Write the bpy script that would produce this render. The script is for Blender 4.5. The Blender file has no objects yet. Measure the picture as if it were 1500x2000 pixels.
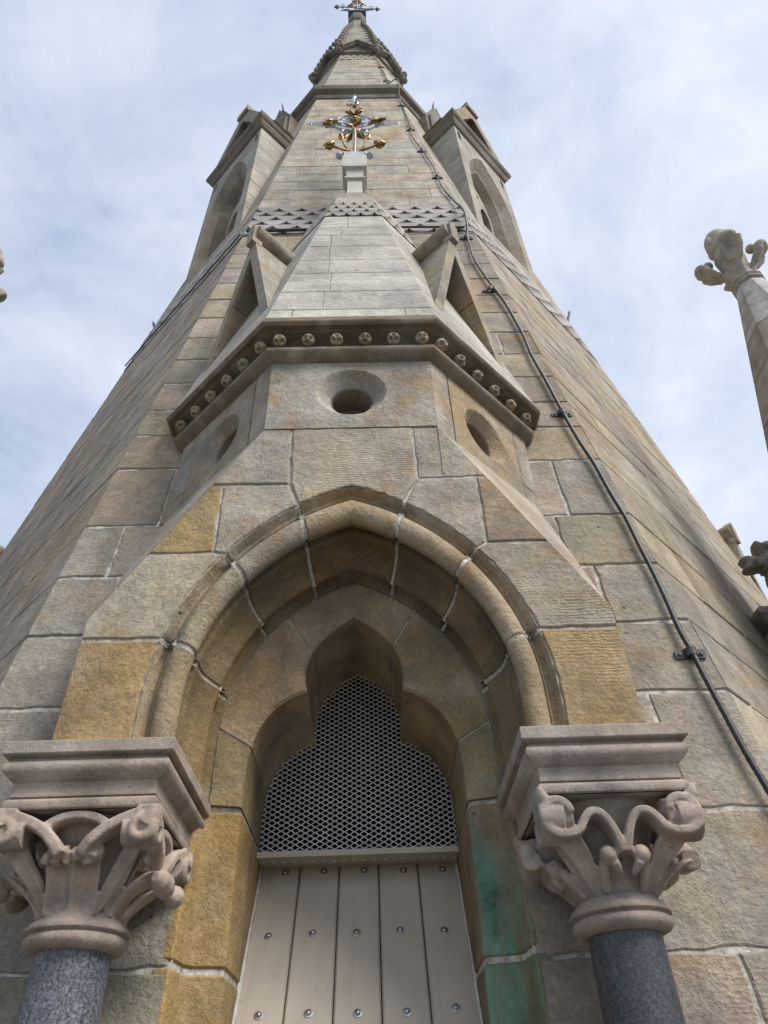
import bpy, bmesh, math, random
from mathutils import Vector as V, Matrix
import numpy as np

rnd = random.Random(11)
SC = bpy.context.scene
COL = SC.collection
H = math.sqrt(.5)
rad = math.radians

# ------------------------------------------------------------------ camera
cam_d = bpy.data.cameras.new("camera")
cam = bpy.data.objects.new("camera", cam_d)
COL.objects.link(cam)
r_ = V((0.99954681, 0.00114288, -0.03008109))
u_ = V((0.02313578, -0.66848323, 0.74336728))
f_ = V((0.01925913, 0.74372634, 0.66820672))
M = Matrix(((r_.x, u_.x, -f_.x, 0.05), (r_.y, u_.y, -f_.y, 0), (r_.z, u_.z, -f_.z, 0), (0, 0, 0, 1)))
cam.matrix_world = M
cam_d.sensor_fit = 'VERTICAL'
cam_d.sensor_height = 36
cam_d.lens = 1385.2 / 2000 * 36
cam_d.clip_start = .02
cam_d.clip_end = 2000
SC.camera = cam

# ------------------------------------------------------------------ light
SUN_DIR = V((.62, -.52, .95)).normalized()      # towards the sun
sun_el = math.asin(SUN_DIR.z)
sun_az = math.atan2(SUN_DIR.x, SUN_DIR.y)
sd = bpy.data.lights.new("sun", 'SUN')
sd.energy = 1.5
sd.angle = rad(24)
sd.color = (1, .95, .88)
so = bpy.data.objects.new("sun", sd)
COL.objects.link(so)
so.rotation_euler = SUN_DIR.to_track_quat('Z', 'Y').to_euler()

SC.view_settings.view_transform = 'Standard'
SC.view_settings.look = 'None'
SC.view_settings.gamma = 1
SC.view_settings.exposure = 1.58

w = bpy.data.worlds.new("World")
SC.world = w
w.use_nodes = True
nt = w.node_tree
for n in list(nt.nodes):
    nt.nodes.remove(n)
def N(t, nodes=None, **kw):
    n = (nodes or nt.nodes).new(t)
    for k, v in kw.items():
        setattr(n, k, v)
    return n
wo = N('ShaderNodeOutputWorld')
sky = N('ShaderNodeTexSky', sky_type='NISHITA', sun_disc=False)
sky.sun_elevation = sun_el
sky.sun_rotation = sun_az
bg1 = N('ShaderNodeBackground'); bg1.inputs['Strength'].default_value = .075
nt.links.new(sky.outputs[0], bg1.inputs['Color'])
tc = N('ShaderNodeTexCoord')
sep = N('ShaderNodeSeparateXYZ'); nt.links.new(tc.outputs['Generated'], sep.inputs[0])
mx = N('ShaderNodeMath', operation='MAXIMUM'); nt.links.new(sep.outputs['Z'], mx.inputs[0]); mx.inputs[1].default_value = .0
ad = N('ShaderNodeMath', operation='ADD'); nt.links.new(mx.outputs[0], ad.inputs[0]); ad.inputs[1].default_value = .55
dx = N('ShaderNodeMath', operation='DIVIDE'); nt.links.new(sep.outputs['X'], dx.inputs[0]); nt.links.new(ad.outputs[0], dx.inputs[1])
dy = N('ShaderNodeMath', operation='DIVIDE'); nt.links.new(sep.outputs['Y'], dy.inputs[0]); nt.links.new(ad.outputs[0], dy.inputs[1])
cb = N('ShaderNodeCombineXYZ'); nt.links.new(dx.outputs[0], cb.inputs[0]); nt.links.new(dy.outputs[0], cb.inputs[1])
mp = N('ShaderNodeMapping'); nt.links.new(cb.outputs[0], mp.inputs[0]); mp.inputs['Location'].default_value = (.35, .9, 0); mp.inputs['Rotation'].default_value = (0, 0, .5); mp.inputs['Scale'].default_value = (1.35, 1.6, 1)
n1 = N('ShaderNodeTexNoise'); nt.links.new(mp.outputs[0], n1.inputs['Vector'])
n1.inputs['Scale'].default_value = 2.1; n1.inputs['Detail'].default_value = 9; n1.inputs['Roughness'].default_value = .6; n1.inputs['Distortion'].default_value = .35
n2 = N('ShaderNodeTexNoise'); nt.links.new(mp.outputs[0], n2.inputs['Vector'])
bias2 = N('ShaderNodeMath', operation='MULTIPLY_ADD'); nt.links.new(dx.outputs[0], bias2.inputs[0]); bias2.inputs[1].default_value = .13; nt.links.new(n2.outputs['Fac'], bias2.inputs[2])
n2.inputs['Scale'].default_value = 3.0; n2.inputs['Distortion'].default_value = .5; n2.inputs['Detail'].default_value = 10; n2.inputs['Roughness'].default_value = .62
# the cloud cover is thicker towards +x
bias = N('ShaderNodeMath', operation='MULTIPLY_ADD'); nt.links.new(dx.outputs[0], bias.inputs[0]); bias.inputs[1].default_value = .22; nt.links.new(n1.outputs['Fac'], bias.inputs[2])
r1 = N('ShaderNodeValToRGB'); nt.links.new(bias.outputs[0], r1.inputs[0])
r1.color_ramp.elements[0].position = .28; r1.color_ramp.elements[0].color = (.5, .5, .5, 1)
r1.color_ramp.elements[1].position = .56; r1.color_ramp.elements[1].color = (.95, .95, .95, 1)
r2 = N('ShaderNodeValToRGB'); nt.links.new(bias2.outputs[0], r2.inputs[0])
r2.color_ramp.elements[0].position = .26; r2.color_ramp.elements[0].color = (.155, .185, .235, 1)
r2.color_ramp.elements[1].position = .62; r2.color_ramp.elements[1].color = (.295, .315, .355, 1)
e = r2.color_ramp.elements.new(.42); e.color = (.235, .262, .315, 1)
bg2 = N('ShaderNodeBackground'); nt.links.new(r2.outputs[0], bg2.inputs['Color']); bg2.inputs['Strength'].default_value = 1.0
mxs = N('ShaderNodeMixShader'); nt.links.new(r1.outputs[0], mxs.inputs[0]); nt.links.new(bg1.outputs[0], mxs.inputs[1]); nt.links.new(bg2.outputs[0], mxs.inputs[2])
nt.links.new(mxs.outputs[0], wo.inputs[0])

# ------------------------------------------------------------------ materials
def newmat(name):
    m = bpy.data.materials.new(name)
    m.use_nodes = True
    t = m.node_tree
    for n in list(t.nodes):
        t.nodes.remove(n)
    o = t.nodes.new('ShaderNodeOutputMaterial')
    b = t.nodes.new('ShaderNodeBsdfPrincipled')
    t.links.new(b.outputs[0], o.inputs[0])
    return m, t, b

class G:
    """small node-graph helper"""
    def __init__(s, t):
        s.t = t
    def n(s, ty, ins=None, **kw):
        nd = s.t.nodes.new(ty)
        for k, v in kw.items():
            setattr(nd, k, v)
        for k, v in (ins or {}).items():
            if isinstance(v, bpy.types.NodeSocket):
                s.t.links.new(v, nd.inputs[k])
            else:
                nd.inputs[k].default_value = v
        return nd
    def noise(s, vec, scale, detail=4, rough=.55, dist=0):
        return s.n('ShaderNodeTexNoise', {'Vector': vec, 'Scale': scale, 'Detail': detail, 'Roughness': rough, 'Distortion': dist}).outputs['Fac']
    def ramp(s, fac, *stops):
        r = s.n('ShaderNodeValToRGB', {0: fac})
        el = r.color_ramp.elements
        while len(el) < len(stops):
            el.new(.5)
        for e_, (p, c) in zip(el, stops):
            e_.position = p
            e_.color = (c, c, c, 1) if not isinstance(c, tuple) else (*c, 1)
        return r.outputs[0]
    def mix(s, bt, fac, a, b):
        m = s.n('ShaderNodeMix', data_type='RGBA', blend_type=bt)
        for i, v in ((0, fac), (6, a), (7, b)):
            if isinstance(v, bpy.types.NodeSocket):
                s.t.links.new(v, m.inputs[i])
            else:
                m.inputs[i].default_value = v if i == 0 else (*v, 1)
        return m.outputs[2]
    def math(s, op, a, b=0, c=0):
        return s.n('ShaderNodeMath', {0: a, 1: b, 2: c}, operation=op).outputs[0]

def stone_mat(name, grain=1.0, bump=.5, tooled=.0, scale=1.0, ochre=.35, fixed=None, spot=None, soot=.45, worn=0, coolk=.6):
    m, t, b = newmat(name)
    g = G(t)
    at = g.n('ShaderNodeAttribute', attribute_name='tint')
    co = g.n('ShaderNodeTexCoord').outputs['Object']
    big = g.noise(co, 1.1 * scale, 5, .6, .4)
    mid = g.noise(co, 5 * scale, 6, .62, .3)
    fine = g.noise(co, 75 * scale, 4, .7)
    strv = g.n('ShaderNodeMapping', {'Vector': co, 'Scale': (7, 7, .55)}).outputs[0]
    streak = g.noise(strv, 1.0 * scale, 6, .6, .2)
    bedv = g.n('ShaderNodeMapping', {'Vector': co, 'Rotation': (.12, .2, 0), 'Scale': (1.2, 1.2, 9)}).outputs[0]
    bed = g.noise(bedv, 1.3 * scale, 5, .6, .5)
    c = at.outputs['Color'] if fixed is None else g.n('ShaderNodeRGB').outputs[0]
    if fixed is not None: c.default_value = (*fixed, 1)
    patch = g.noise(g.n('ShaderNodeMapping', {'Vector': co, 'Location': (7, 3, 5), 'Scale': (1, 1, 1.5)}).outputs[0], 3.2 * scale, 5, .6, .8)
    bloom = g.noise(g.n('ShaderNodeMapping', {'Vector': co, 'Location': (1, 9, 2)}).outputs[0], 2.3 * scale, 6, .68, .5)
    c = g.mix('MIX', g.ramp(big, (.46, 0), (.70, ochre)), c, (.37, .25, .10))
    c = g.mix('MIX', g.ramp(patch, (.52, 0), (.68, ochre * 1.25)), c, (.335, .215, .095))
    c = g.mix('MIX', g.ramp(bloom, (.54, 0), (.74, .5)), c, (.43, .40, .34))
    cool = g.noise(g.n('ShaderNodeMapping', {'Vector': co, 'Location': (3, 1, 8)}).outputs[0], 1.5 * scale, 6, .65, .4)
    c = g.mix('MIX', g.ramp(cool, (.47, 0), (.64, coolk)), c, (.30, .285, .26))
    c = g.mix('MIX', g.ramp(streak, (.47, 0), (.75, soot)), c, (.15, .13, .105))
    run = g.noise(g.n('ShaderNodeMapping', {'Vector': co, 'Location': (4, 4, 1), 'Scale': (5.5, 5.5, .8)}).outputs[0], 1.3 * scale, 7, .68, .7)
    c = g.mix('MIX', g.ramp(run, (.53, 0), (.68, ochre * .9)), c, (.30, .185, .075))
    c = g.mix('MIX', g.ramp(g.noise(co, 1.7 * scale, 7, .7, .3), (.56, 0), (.72, .5 * soot)), c, (.10, .095, .08))
    c = g.mix('MULTIPLY', 1, c, g.ramp(mid, (.3, .70), (.7, 1.25)))
    c = g.mix('MULTIPLY', .5, c, g.ramp(bed, (.3, .78), (.7, 1.15)))
    c = g.mix('MULTIPLY', .8 * grain, c, g.ramp(fine, (.3, .68), (.7, 1.25)))
    # green copper run-off: the alpha of the tint is low where it ran
    st = g.math('SUBTRACT', 1, at.outputs['Alpha']) if fixed is None else 0.0
    if spot:
        dv = g.n('ShaderNodeVectorMath', {0: co, 1: spot[:3]}, operation='DISTANCE').outputs['Value']
        st = g.ramp(g.math('DIVIDE', dv, spot[3]), (.35, 1), (1.0, 0))
    st = g.math('MULTIPLY', st, g.ramp(g.noise(g.n('ShaderNodeMapping', {'Vector': co, 'Scale': (24, 24, 1.5)}).outputs[0], 1.0, 6, .68, .9), (.35, .0), (.55, 1.0)))
    gcol = g.ramp(g.noise(co, 7, 5, .7), (.35, (.035, .12, .085)), (.62, (.15, .36, .28)))
    c = g.mix('MIX', st, c, gcol)
    # small pits
    vo = g.n('ShaderNodeTexVoronoi', {'Vector': co, 'Scale': 11 * scale, 'Randomness': 1}, feature='F1').outputs['Distance']
    pitm = g.ramp(vo, (.045, 0), (.085, 1))
    pitn = g.ramp(g.noise(co, 3.1 * scale, 2), (.52, 1), (.58, 0))
    pit = g.math('MAXIMUM', pitm, pitn)
    c = g.mix('MULTIPLY', .7, c, g.ramp(pit, (0, .3), (1, 1.0)))
    t.links.new(c, b.inputs['Base Color'])
    b.inputs['Roughness'].default_value = .9
    b.inputs['Specular IOR Level'].default_value = .18
    hgt = g.math('MULTIPLY_ADD', fine, .6, g.math('MULTIPLY', g.noise(co, 22 * scale, 6, .7), 1.9))
    hgt = g.math('MULTIPLY_ADD', mid, 1.2, hgt)
    if tooled:
        wv = g.n('ShaderNodeTexWave', {'Vector': co, 'Scale': 24.0, 'Distortion': 5.5, 'Detail': 4, 'Detail Scale': 1.6}, wave_type='BANDS', bands_direction='Z', wave_profile='SIN').outputs['Fac']
        mask = g.ramp(g.noise(co, 2.2, 3), (.54, .0), (.64, 1.0))
        hgt = g.math('ADD', hgt, g.math('MULTIPLY', g.math('MULTIPLY', wv, mask), tooled))
    hgt = g.math('ADD', hgt, g.math('MULTIPLY', pit, .9))
    bp = g.n('ShaderNodeBump', {'Height': hgt, 'Strength': bump, 'Distance': .012 / scale})
    if worn:
        bv = g.n('ShaderNodeBevel', {'Radius': worn}, samples=4)
        t.links.new(bv.outputs[0], bp.inputs['Normal'])
    t.links.new(bp.outputs[0], b.inputs['Normal'])
    return m

def plain_mat(name, col, rough=.6, metal=0, var=.15, scale=20, bump=.0, spec=.5):
    m, t, b = newmat(name)
    g = G(t)
    co = g.n('ShaderNodeTexCoord').outputs['Object']
    ns = g.noise(co, scale, 5, .6)
    c = g.mix('MULTIPLY', 1, tuple(col), g.ramp(ns, (.3, 1 - var), (.7, 1 + var)))
    t.links.new(c, b.inputs['Base Color'])
    t.links.new(g.ramp(ns, (.3, max(0, rough - .08)), (.7, min(1, rough + .08))), b.inputs['Roughness'])
    b.inputs['Metallic'].default_value = metal
    b.inputs['Specular IOR Level'].default_value = spec
    if bump:
        bp = g.n('ShaderNodeBump', {'Height': g.noise(co, scale * 3, 4, .6), 'Strength': bump, 'Distance': .004})
        t.links.new(bp.outputs[0], b.inputs['Normal'])
    return m

def granite_mat(name, dark, light, thr):
    m, t, b = newmat(name)
    g = G(t)
    co = g.n('ShaderNodeTexCoord').outputs['Object']
    a = g.noise(co, 120, 3, .75)
    a2 = g.noise(co, 260, 2, .7)
    c = g.ramp(a, (.34, dark), (thr, tuple(.55 * x + .45 * y for x, y in zip(dark, light))), (thr + .16, light))
    c = g.mix('MULTIPLY', .8, c, g.ramp(a2, (.35, .5), (.65, 1.4)))
    c = g.mix('MULTIPLY', .8, c, g.ramp(g.noise(co, 5, 4), (.3, .7), (.7, 1.2)))
    t.links.new(c, b.inputs['Base Color'])
    b.inputs['Roughness'].default_value = .42
    bp = g.n('ShaderNodeBump', {'Height': a, 'Strength': .15, 'Distance': .003})
    t.links.new(bp.outputs[0], b.inputs['Normal'])
    return m

MS = stone_mat('sandstone_near', 1, .65, 0, 1, .6, soot=.5, worn=.006)
MI = stone_mat('sandstone_inner', 1, .6, 0, 1, .34, soot=.7, coolk=.15)
MF = stone_mat('sandstone_front', 1, .6, .22, 1, .42, soot=.3, worn=.006, coolk=.4)
MJ = stone_mat('sandstone_jamb', 1, .65, 0, 1, .5, soot=.75, worn=.006, coolk=.28)
MW = stone_mat('sandstone_wall', 1, .6, .12, .8, .45)
MU = stone_mat('sandstone_high', .8, .45, .0, .5, .05, soot=.22)
MC = stone_mat('sandstone_carved', .8, .4, 0, 1.6, .12, worn=.005)
MMU = plain_mat('old_mortar', (.31, .285, .235), .95, 0, .5, 14, .6, .1)
MM = plain_mat('lime_mortar', (.41, .39, .345), .95, 0, .5, 34, 1.0, .1)
MC_L = stone_mat('carved_capital_left', .8, .35, 0, 1.6, .12, (.38, .31, .26))
MC_R = stone_mat('carved_capital_right', .8, .35, 0, 1.6, .12, (.35, .285, .245), (.70, 2.0, .465, .045))
MC_F = stone_mat('carved_finial', .8, .35, 0, 1.6, .08, (.40, .36, .30), soot=.25)
MC_D = stone_mat('carved_brown_grey', .8, .35, 0, 1.6, .12, (.29, .24, .20))  # brown-grey stone of the leafy gable cross
MD = plain_mat('opening_shade', (.012, .012, .013), .9, 0, .2, 6, 0, .1)  # near-black colour stands in for shade behind the grille
M_PAINT, t_p, b_p = newmat('taupe_paint')
gp = G(t_p)
co_p = gp.n('ShaderNodeTexCoord').outputs['Object']
c_p = gp.mix('MULTIPLY', 1, (.44, .385, .315), gp.ramp(gp.noise(co_p, 6, 5), (.3, .92), (.7, 1.06)))
c_p = gp.mix('MIX', gp.ramp(gp.noise(gp.n('ShaderNodeMapping', {'Vector': co_p, 'Scale': (28, 3, 3)}).outputs[0], 1.0, 6, .65), (.52, 0), (.78, .32)), c_p, (.20, .165, .13))
c_p = gp.mix('MIX', gp.ramp(gp.noise(co_p, 46, 3, .7), (.62, 0), (.72, .35)), c_p, (.23, .19, .15))
t_p.links.new(c_p, b_p.inputs['Base Color'])
b_p.inputs['Roughness'].default_value = .5
bp_ = gp.n('ShaderNodeBump', {'Height': gp.noise(gp.n('ShaderNodeMapping', {'Vector': co_p, 'Scale': (60, 5, 5)}).outputs[0], 2.0, 4, .6), 'Strength': .12, 'Distance': .004})
t_p.links.new(bp_.outputs[0], b_p.inputs['Normal'])
M_STEEL = plain_mat('stainless_steel', (.42, .42, .42), .4, 1, .3, 60)
M_ZINC = plain_mat('galvanised_steel', (.86, .88, .90), .4, .35, .12, 30)
M_GOLD = plain_mat('gilded_iron', (.30, .18, .06), .45, .55, .5, 14, .25)
M_GREY = plain_mat('grey_painted_iron', (.40, .44, .49), .5, .1, .18, 14, .2)
M_BLUEIRON = plain_mat('blue_grey_iron', (.13, .16, .21), .55, .2, .25, 14, .2)
M_DARKIRON = plain_mat('weathered_iron', (.06, .065, .07), .6, .4, .3, 30, .3)
M_CABLE = plain_mat('weathered_copper_cable', (.045, .05, .05), .5, .45, .45, 50, .2)
M_LEAD = plain_mat('pale_limewash', (.46, .46, .40), .7, 0, .14, 9, .2)
M_GROUND = plain_mat('stone_paving', (.15, .14, .125), .95, 0, .25, 4, .4)
M_SEAL = plain_mat('white_sealant', (.50, .49, .46), .8, 0, .25, 40, .5)
M_GRAN_L = granite_mat('granite_blue_grey', (.022, .027, .036), (.24, .26, .30), .56)
M_GRAN_D = granite_mat('granite_dark', (.018, .021, .028), (.13, .14, .165), .60)

BUFF = (.345, .305, .248); GREY = (.31, .284, .244); PINK = (.345, .298, .256); WARM = (.355, .302, .228)
YEL = (.38, .275, .13); BROWN = (.275, .236, .188); PALE = (.385, .357, .305); OLIVE = (.29, .264, .20)
ORANGE = (.36, .225, .095); CAPP = (.37, .30, .255)

def jitc(c, a=.07):
    k = 1 + rnd.uniform(-a, a)
    return tuple(max(0, x * k * (1 + rnd.uniform(-.025, .025))) for x in c)
def pick(*opts):
    return jitc(rnd.choice(opts))

# ------------------------------------------------------------------ mesh builder
class MB:
    def __init__(s):
        s.v = []; s.f = []; s.t = []; s.mi = []; s.tint = (.3, .27, .22); s.al = 1.0
    def vert(s, p, al=None):
        s.v.append(tuple(p)); s.t.append((*s.tint, s.al if al is None else al))
        return len(s.v) - 1
    def vs(s, ps):
        return [s.vert(p) for p in ps]
    def face(s, ids, m=0):
        s.f.append(tuple(ids)); s.mi.append(m)
    def poly(s, ps, m=0):
        s.face(s.vs(ps), m)
    def strip(s, A, B, m=0, closed=False):
        n = len(A)
        for i in range(n if closed else n - 1):
            j = (i + 1) % n
            s.face((A[i], A[j], B[j], B[i]), m)
    def box(s, c, sx, sy, sz, m=0, R=None):
        ps = [V((x * sx / 2, y * sy / 2, z * sz / 2)) for z in (-1, 1) for y in (-1, 1) for x in (-1, 1)]
        if R is not None:
            ps = [R @ p for p in ps]
        i = s.vs([V(c) + p for p in ps])
        for q in ((0, 2, 3, 1), (4, 5, 7, 6), (0, 1, 5, 4), (2, 6, 7, 3), (0, 4, 6, 2), (1, 3, 7, 5)):
            s.face([i[k] for k in q], m)
    def rings(s, R, m=0, closed=True, cap0=True, cap1=True):
        idx = [s.vs(r) for r in R]
        for a, b in zip(idx, idx[1:]):
            s.strip(a, b, m, closed)
        if cap0: s.face(idx[0][::-1], m)
        if cap1: s.face(idx[-1], m)
    def tube(s, path, r, n=8, m=0, flat=None):
        """round (or flattened: flat=(axis, factor)) tube through path; r number or list"""
        path = [V(p) for p in path]
        k = len(path)
        rs = [r] * k if not hasattr(r, '__len__') else r
        R = []
        up = None
        for i, p in enumerate(path):
            d = (path[min(i + 1, k - 1)] - path[max(i - 1, 0)])
            d = d.normalized() if d.length > 1e-9 else V((0, 0, 1))
            if up is None:
                up = V((0, 0, 1)) if abs(d.z) < .9 else V((0, 1, 0))
                up = (up - d * up.dot(d)).normalized()
            else:
                up = (up - d * up.dot(d))
                up = up.normalized() if up.length > 1e-6 else d.orthogonal().normalized()
            sd_ = d.cross(up)
            ring = []
            for j in range(n):
                a = 2 * math.pi * j / n
                o = (sd_ * math.cos(a) + up * math.sin(a)) * rs[i]
                if flat is not None:
                    ax, k_ = flat
                    ax = V(ax).normalized()
                    o = o + ax * o.dot(ax) * (k_ - 1)
                ring.append(p + o)
            R.append(ring)
        s.rings(R, m)
    def ball(s, c, r, nu=10, nv=7, m=0, sc=(1, 1, 1)):
        c = V(c)
        R = []
        for i in range(1, nv):
            th = math.pi * i / nv
            R.append([c + V((r * sc[0] * math.sin(th) * math.cos(2 * math.pi * j / nu), r * sc[1] * math.sin(th) * math.sin(2 * math.pi * j / nu), -r * sc[2] * math.cos(th))) for j in range(nu)])
        s.rings(R, m)
    def lathe(s, c, prof, n=32, m=0, ang0=0, capped=True):
        c = V(c)
        R = [[c + V((r * math.cos(ang0 + 2 * math.pi * j / n), r * math.sin(ang0 + 2 * math.pi * j / n), z)) for j in range(n)] for r, z in prof]
        s.rings(R, m, True, capped, capped)
    def square(s, c, prof, yb=None, m=0):
        """stack of square mouldings; prof (half, z); yb = fixed world y of the back"""
        c = V(c)
        R = []
        for b_, z in prof:
            y1 = c.y + b_ if yb is None else yb
            R.append([V((c.x - b_, c.y - b_, z)), V((c.x + b_, c.y - b_, z)), V((c.x + b_, y1, z)), V((c.x - b_, y1, z))])
        s.rings(R, m)
    def build(s, name, mats, parent=None, smooth=None):
        me = bpy.data.meshes.new(name)
        me.from_pydata(s.v, [], s.f)
        if not isinstance(mats, (list, tuple)):
            mats = [mats]
        for m in mats:
            me.materials.append(m)
        me.polygons.foreach_set('material_index', s.mi)
        ca = me.attributes.new('tint', 'FLOAT_COLOR', 'POINT')
        ca.data.foreach_set('color', np.array(s.t, 'f').ravel())
        if smooth is not None:
            me.polygons.foreach_set('use_smooth', [True] * len(me.polygons))
            me.set_sharp_from_angle(angle=rad(smooth))
        me.update()
        o = bpy.data.objects.new(name, me)
        COL.objects.link(o)
        if parent is not None:
            o.parent = parent
            o.matrix_parent_inverse = PINV[parent.name] if parent.name in PINV else Matrix()
        return o

PINV = {}
def thing(name, label, cat, loc, group=None):
    o = bpy.data.objects.new(name, None)
    COL.objects.link(o)
    o.location = loc
    o.empty_display_size = .2
    o['label'] = label; o['category'] = cat
    if group: o['group'] = group
    PINV[o.name] = Matrix.Translation(V(loc)).inverted()
    return o
def tag(o, label, cat, group=None):
    o['label'] = label; o['category'] = cat
    if group: o['group'] = group
def child(parent_part, name, mb, mats, smooth=None):
    """sub-part under a part mesh (which itself sits in world coordinates)"""
    o = mb.build(name, mats, None, smooth)
    o.parent = parent_part
    return o

def stone(mb, P, Nn, gap=.012, ch=.006, depth=.05, jit=0, seg=.1, flags=None, prou=0):
    """one dressed block: outline P (counter-clockwise from outside), joints of width gap, chamfered arrises"""
    n = len(P)
    P = [V(p) for p in P]
    Nn = V(Nn).normalized()
    flags = flags or [1] * n
    inw = [Nn.cross(P[(i + 1) % n] - P[i]).normalized() for i in range(n)]
    def inset(ds):
        out = []
        for i in range(n):
            e1, e2 = inw[i - 1], inw[i]
            d1, d2 = ds[i - 1], ds[i]
            c = e1.dot(e2); den = 1 - c * c
            if den < .04:
                q = P[i] + (e1 + e2).normalized() * max(d1, d2)
            else:
                q = P[i] + e1 * ((d1 - c * d2) / den) + e2 * ((d2 - c * d1) / den)
            out.append(q)
        return out
    A = inset([gap / 2 * f for f in flags])
    B = inset([(gap / 2 + ch) * f for f in flags])
    out, fr = [], []
    for i in range(n):
        j = (i + 1) % n
        L = (A[j] - A[i]).length
        k = max(1, int(L / seg)) if jit and flags[i] else 1
        for q in range(k):
            t = q / k
            o = V((0, 0, 0))
            if jit and flags[i]:
                o = inw[i] * rnd.uniform(-jit, jit)
            out.append(A[i].lerp(A[j], t) + o)
            fr.append(B[i].lerp(B[j], t) + o * 1.3)
    pr = Nn * prou
    ib = mb.vs([p - Nn * depth for p in out])
    im = mb.vs([p - Nn * ch * .8 + pr for p in out])
    if_ = mb.vs([p + pr for p in fr])
    mb.strip(ib, im, 0, True); mb.strip(im, if_, 0, True)
    mb.face(if_)

def catmull(pts, n=6):
    out = []
    for i in range(len(pts) - 1):
        p0 = V(pts[max(i - 1, 0)]); p1 = V(pts[i]); p2 = V(pts[i + 1]); p3 = V(pts[min(i + 2, len(pts) - 1)])
        for k in range(n):
            t = k / n
            out.append(.5 * ((2 * p1) + (p2 - p0) * t + (2 * p0 - 5 * p1 + 4 * p2 - p3) * t * t + (3 * p1 - p0 - 3 * p2 + p3) * t ** 3))
    out.append(V(pts[-1]))
    return out

def octf(cx, cy, phi):
    s_, c_ = math.sin(phi), math.cos(phi)
    return (lambda t, n, z: V((cx + s_ * n + c_ * t, cy - c_ * n + s_ * t, z))), V((s_, -c_, 0)), V((c_, s_, 0))

# ================================================================== setting
g_ = MB()
g_.poly([(-400, -400, -1.6), (400, -400, -1.6), (400, 400, -1.6), (-400, 400, -1.6)])
ground = g_.build('ground', M_GROUND)
ground['kind'] = 'structure'

# ================================================================== the great spire
L_ = 5.8
A0, K = 3.5357, .14669
TAN = .41421
def aS(z): return A0 - K * z
spire = thing('church_spire', 'tall octagonal sandstone spire rising behind the arched doorway to a crocketed top', 'spire', (0, L_, -1.6))

ZS = [-1.6, -1.2, -.8, -.4, .0, .39, .80, 1.255, 1.604, 1.939, 2.285, 2.744, 3.066, 3.338, 3.651, 3.964]
while ZS[-1] < 6.1: ZS.append(ZS[-1] + .325)
ZS[-1] = 6.37
ZU = [7.22, 7.5, 7.82, 8.14, 8.44, 8.78, 9.12, 9.62, 10.12, 10.54]
while ZU[-1] < 12.6: ZU.append(ZU[-1] + .37)
ZU.append(13.1)
ZT = [13.1]
while ZT[-1] < 16.8: ZT.append(ZT[-1] + .36)
ZT.append(17.3)

def courses(mb, mo, fr, Nf, afun, zs, k, wr, gap, cols, clip=None, jit=0, rec=.007, half=None, seam=True):
    for z0, z1 in zip(zs, zs[1:]):
        a0, a1 = afun(z0), afun(z1)
        h0, h1 = TAN * a0, TAN * a1
        nz = (Nf + V((0, 0, (a0 - a1) / (z1 - z0)))).normalized()
        # joints
        hm = (h0 + h1) / 2
        ts = []
        t = -hm + rnd.uniform(.35, 1) * wr[0]
        while t < hm - wr[0] * .45:
            ts.append(t)
            t += rnd.uniform(*wr)
        ts = [-hm] + ts + [hm]
        for i in range(len(ts) - 1):
            t0, t1 = ts[i], ts[i + 1]
            spans = [(t0, t1, 1, 1)]
            if clip:
                c0, c1 = clip((z0 + z1) / 2)
                if c1 > c0:
                    spans = []
                    if t0 < c0: spans.append((t0, min(t1, c0)))
                    if t1 > c1: spans.append((max(t0, c1), t1))
            for sp in spans:
                b0, b1 = sp[0], sp[1]
                if b1 - b0 < .03: continue
                lo, hi = (b0 <= -hm + 1e-6), (b1 >= hm - 1e-6)
                q = [fr(-h0 if lo else b0, a0, z0), fr(h0 if hi else b1, a0, z0), fr(h1 if hi else b1, a1, z1), fr(-h1 if lo else b0, a1, z1)]
                mb.tint = pick(*cols)
                gg = gap * rnd.uniform(.7, 1.35)
                stone(mb, q, nz, gg, gap * .45, .05, jit, .055, [1, 0 if hi else 1, 1, 0 if lo else 1], rnd.uniform(-.0025, .0025) if gap > .008 else 0)
                mo.poly([p - nz * rec for p in q])

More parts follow.
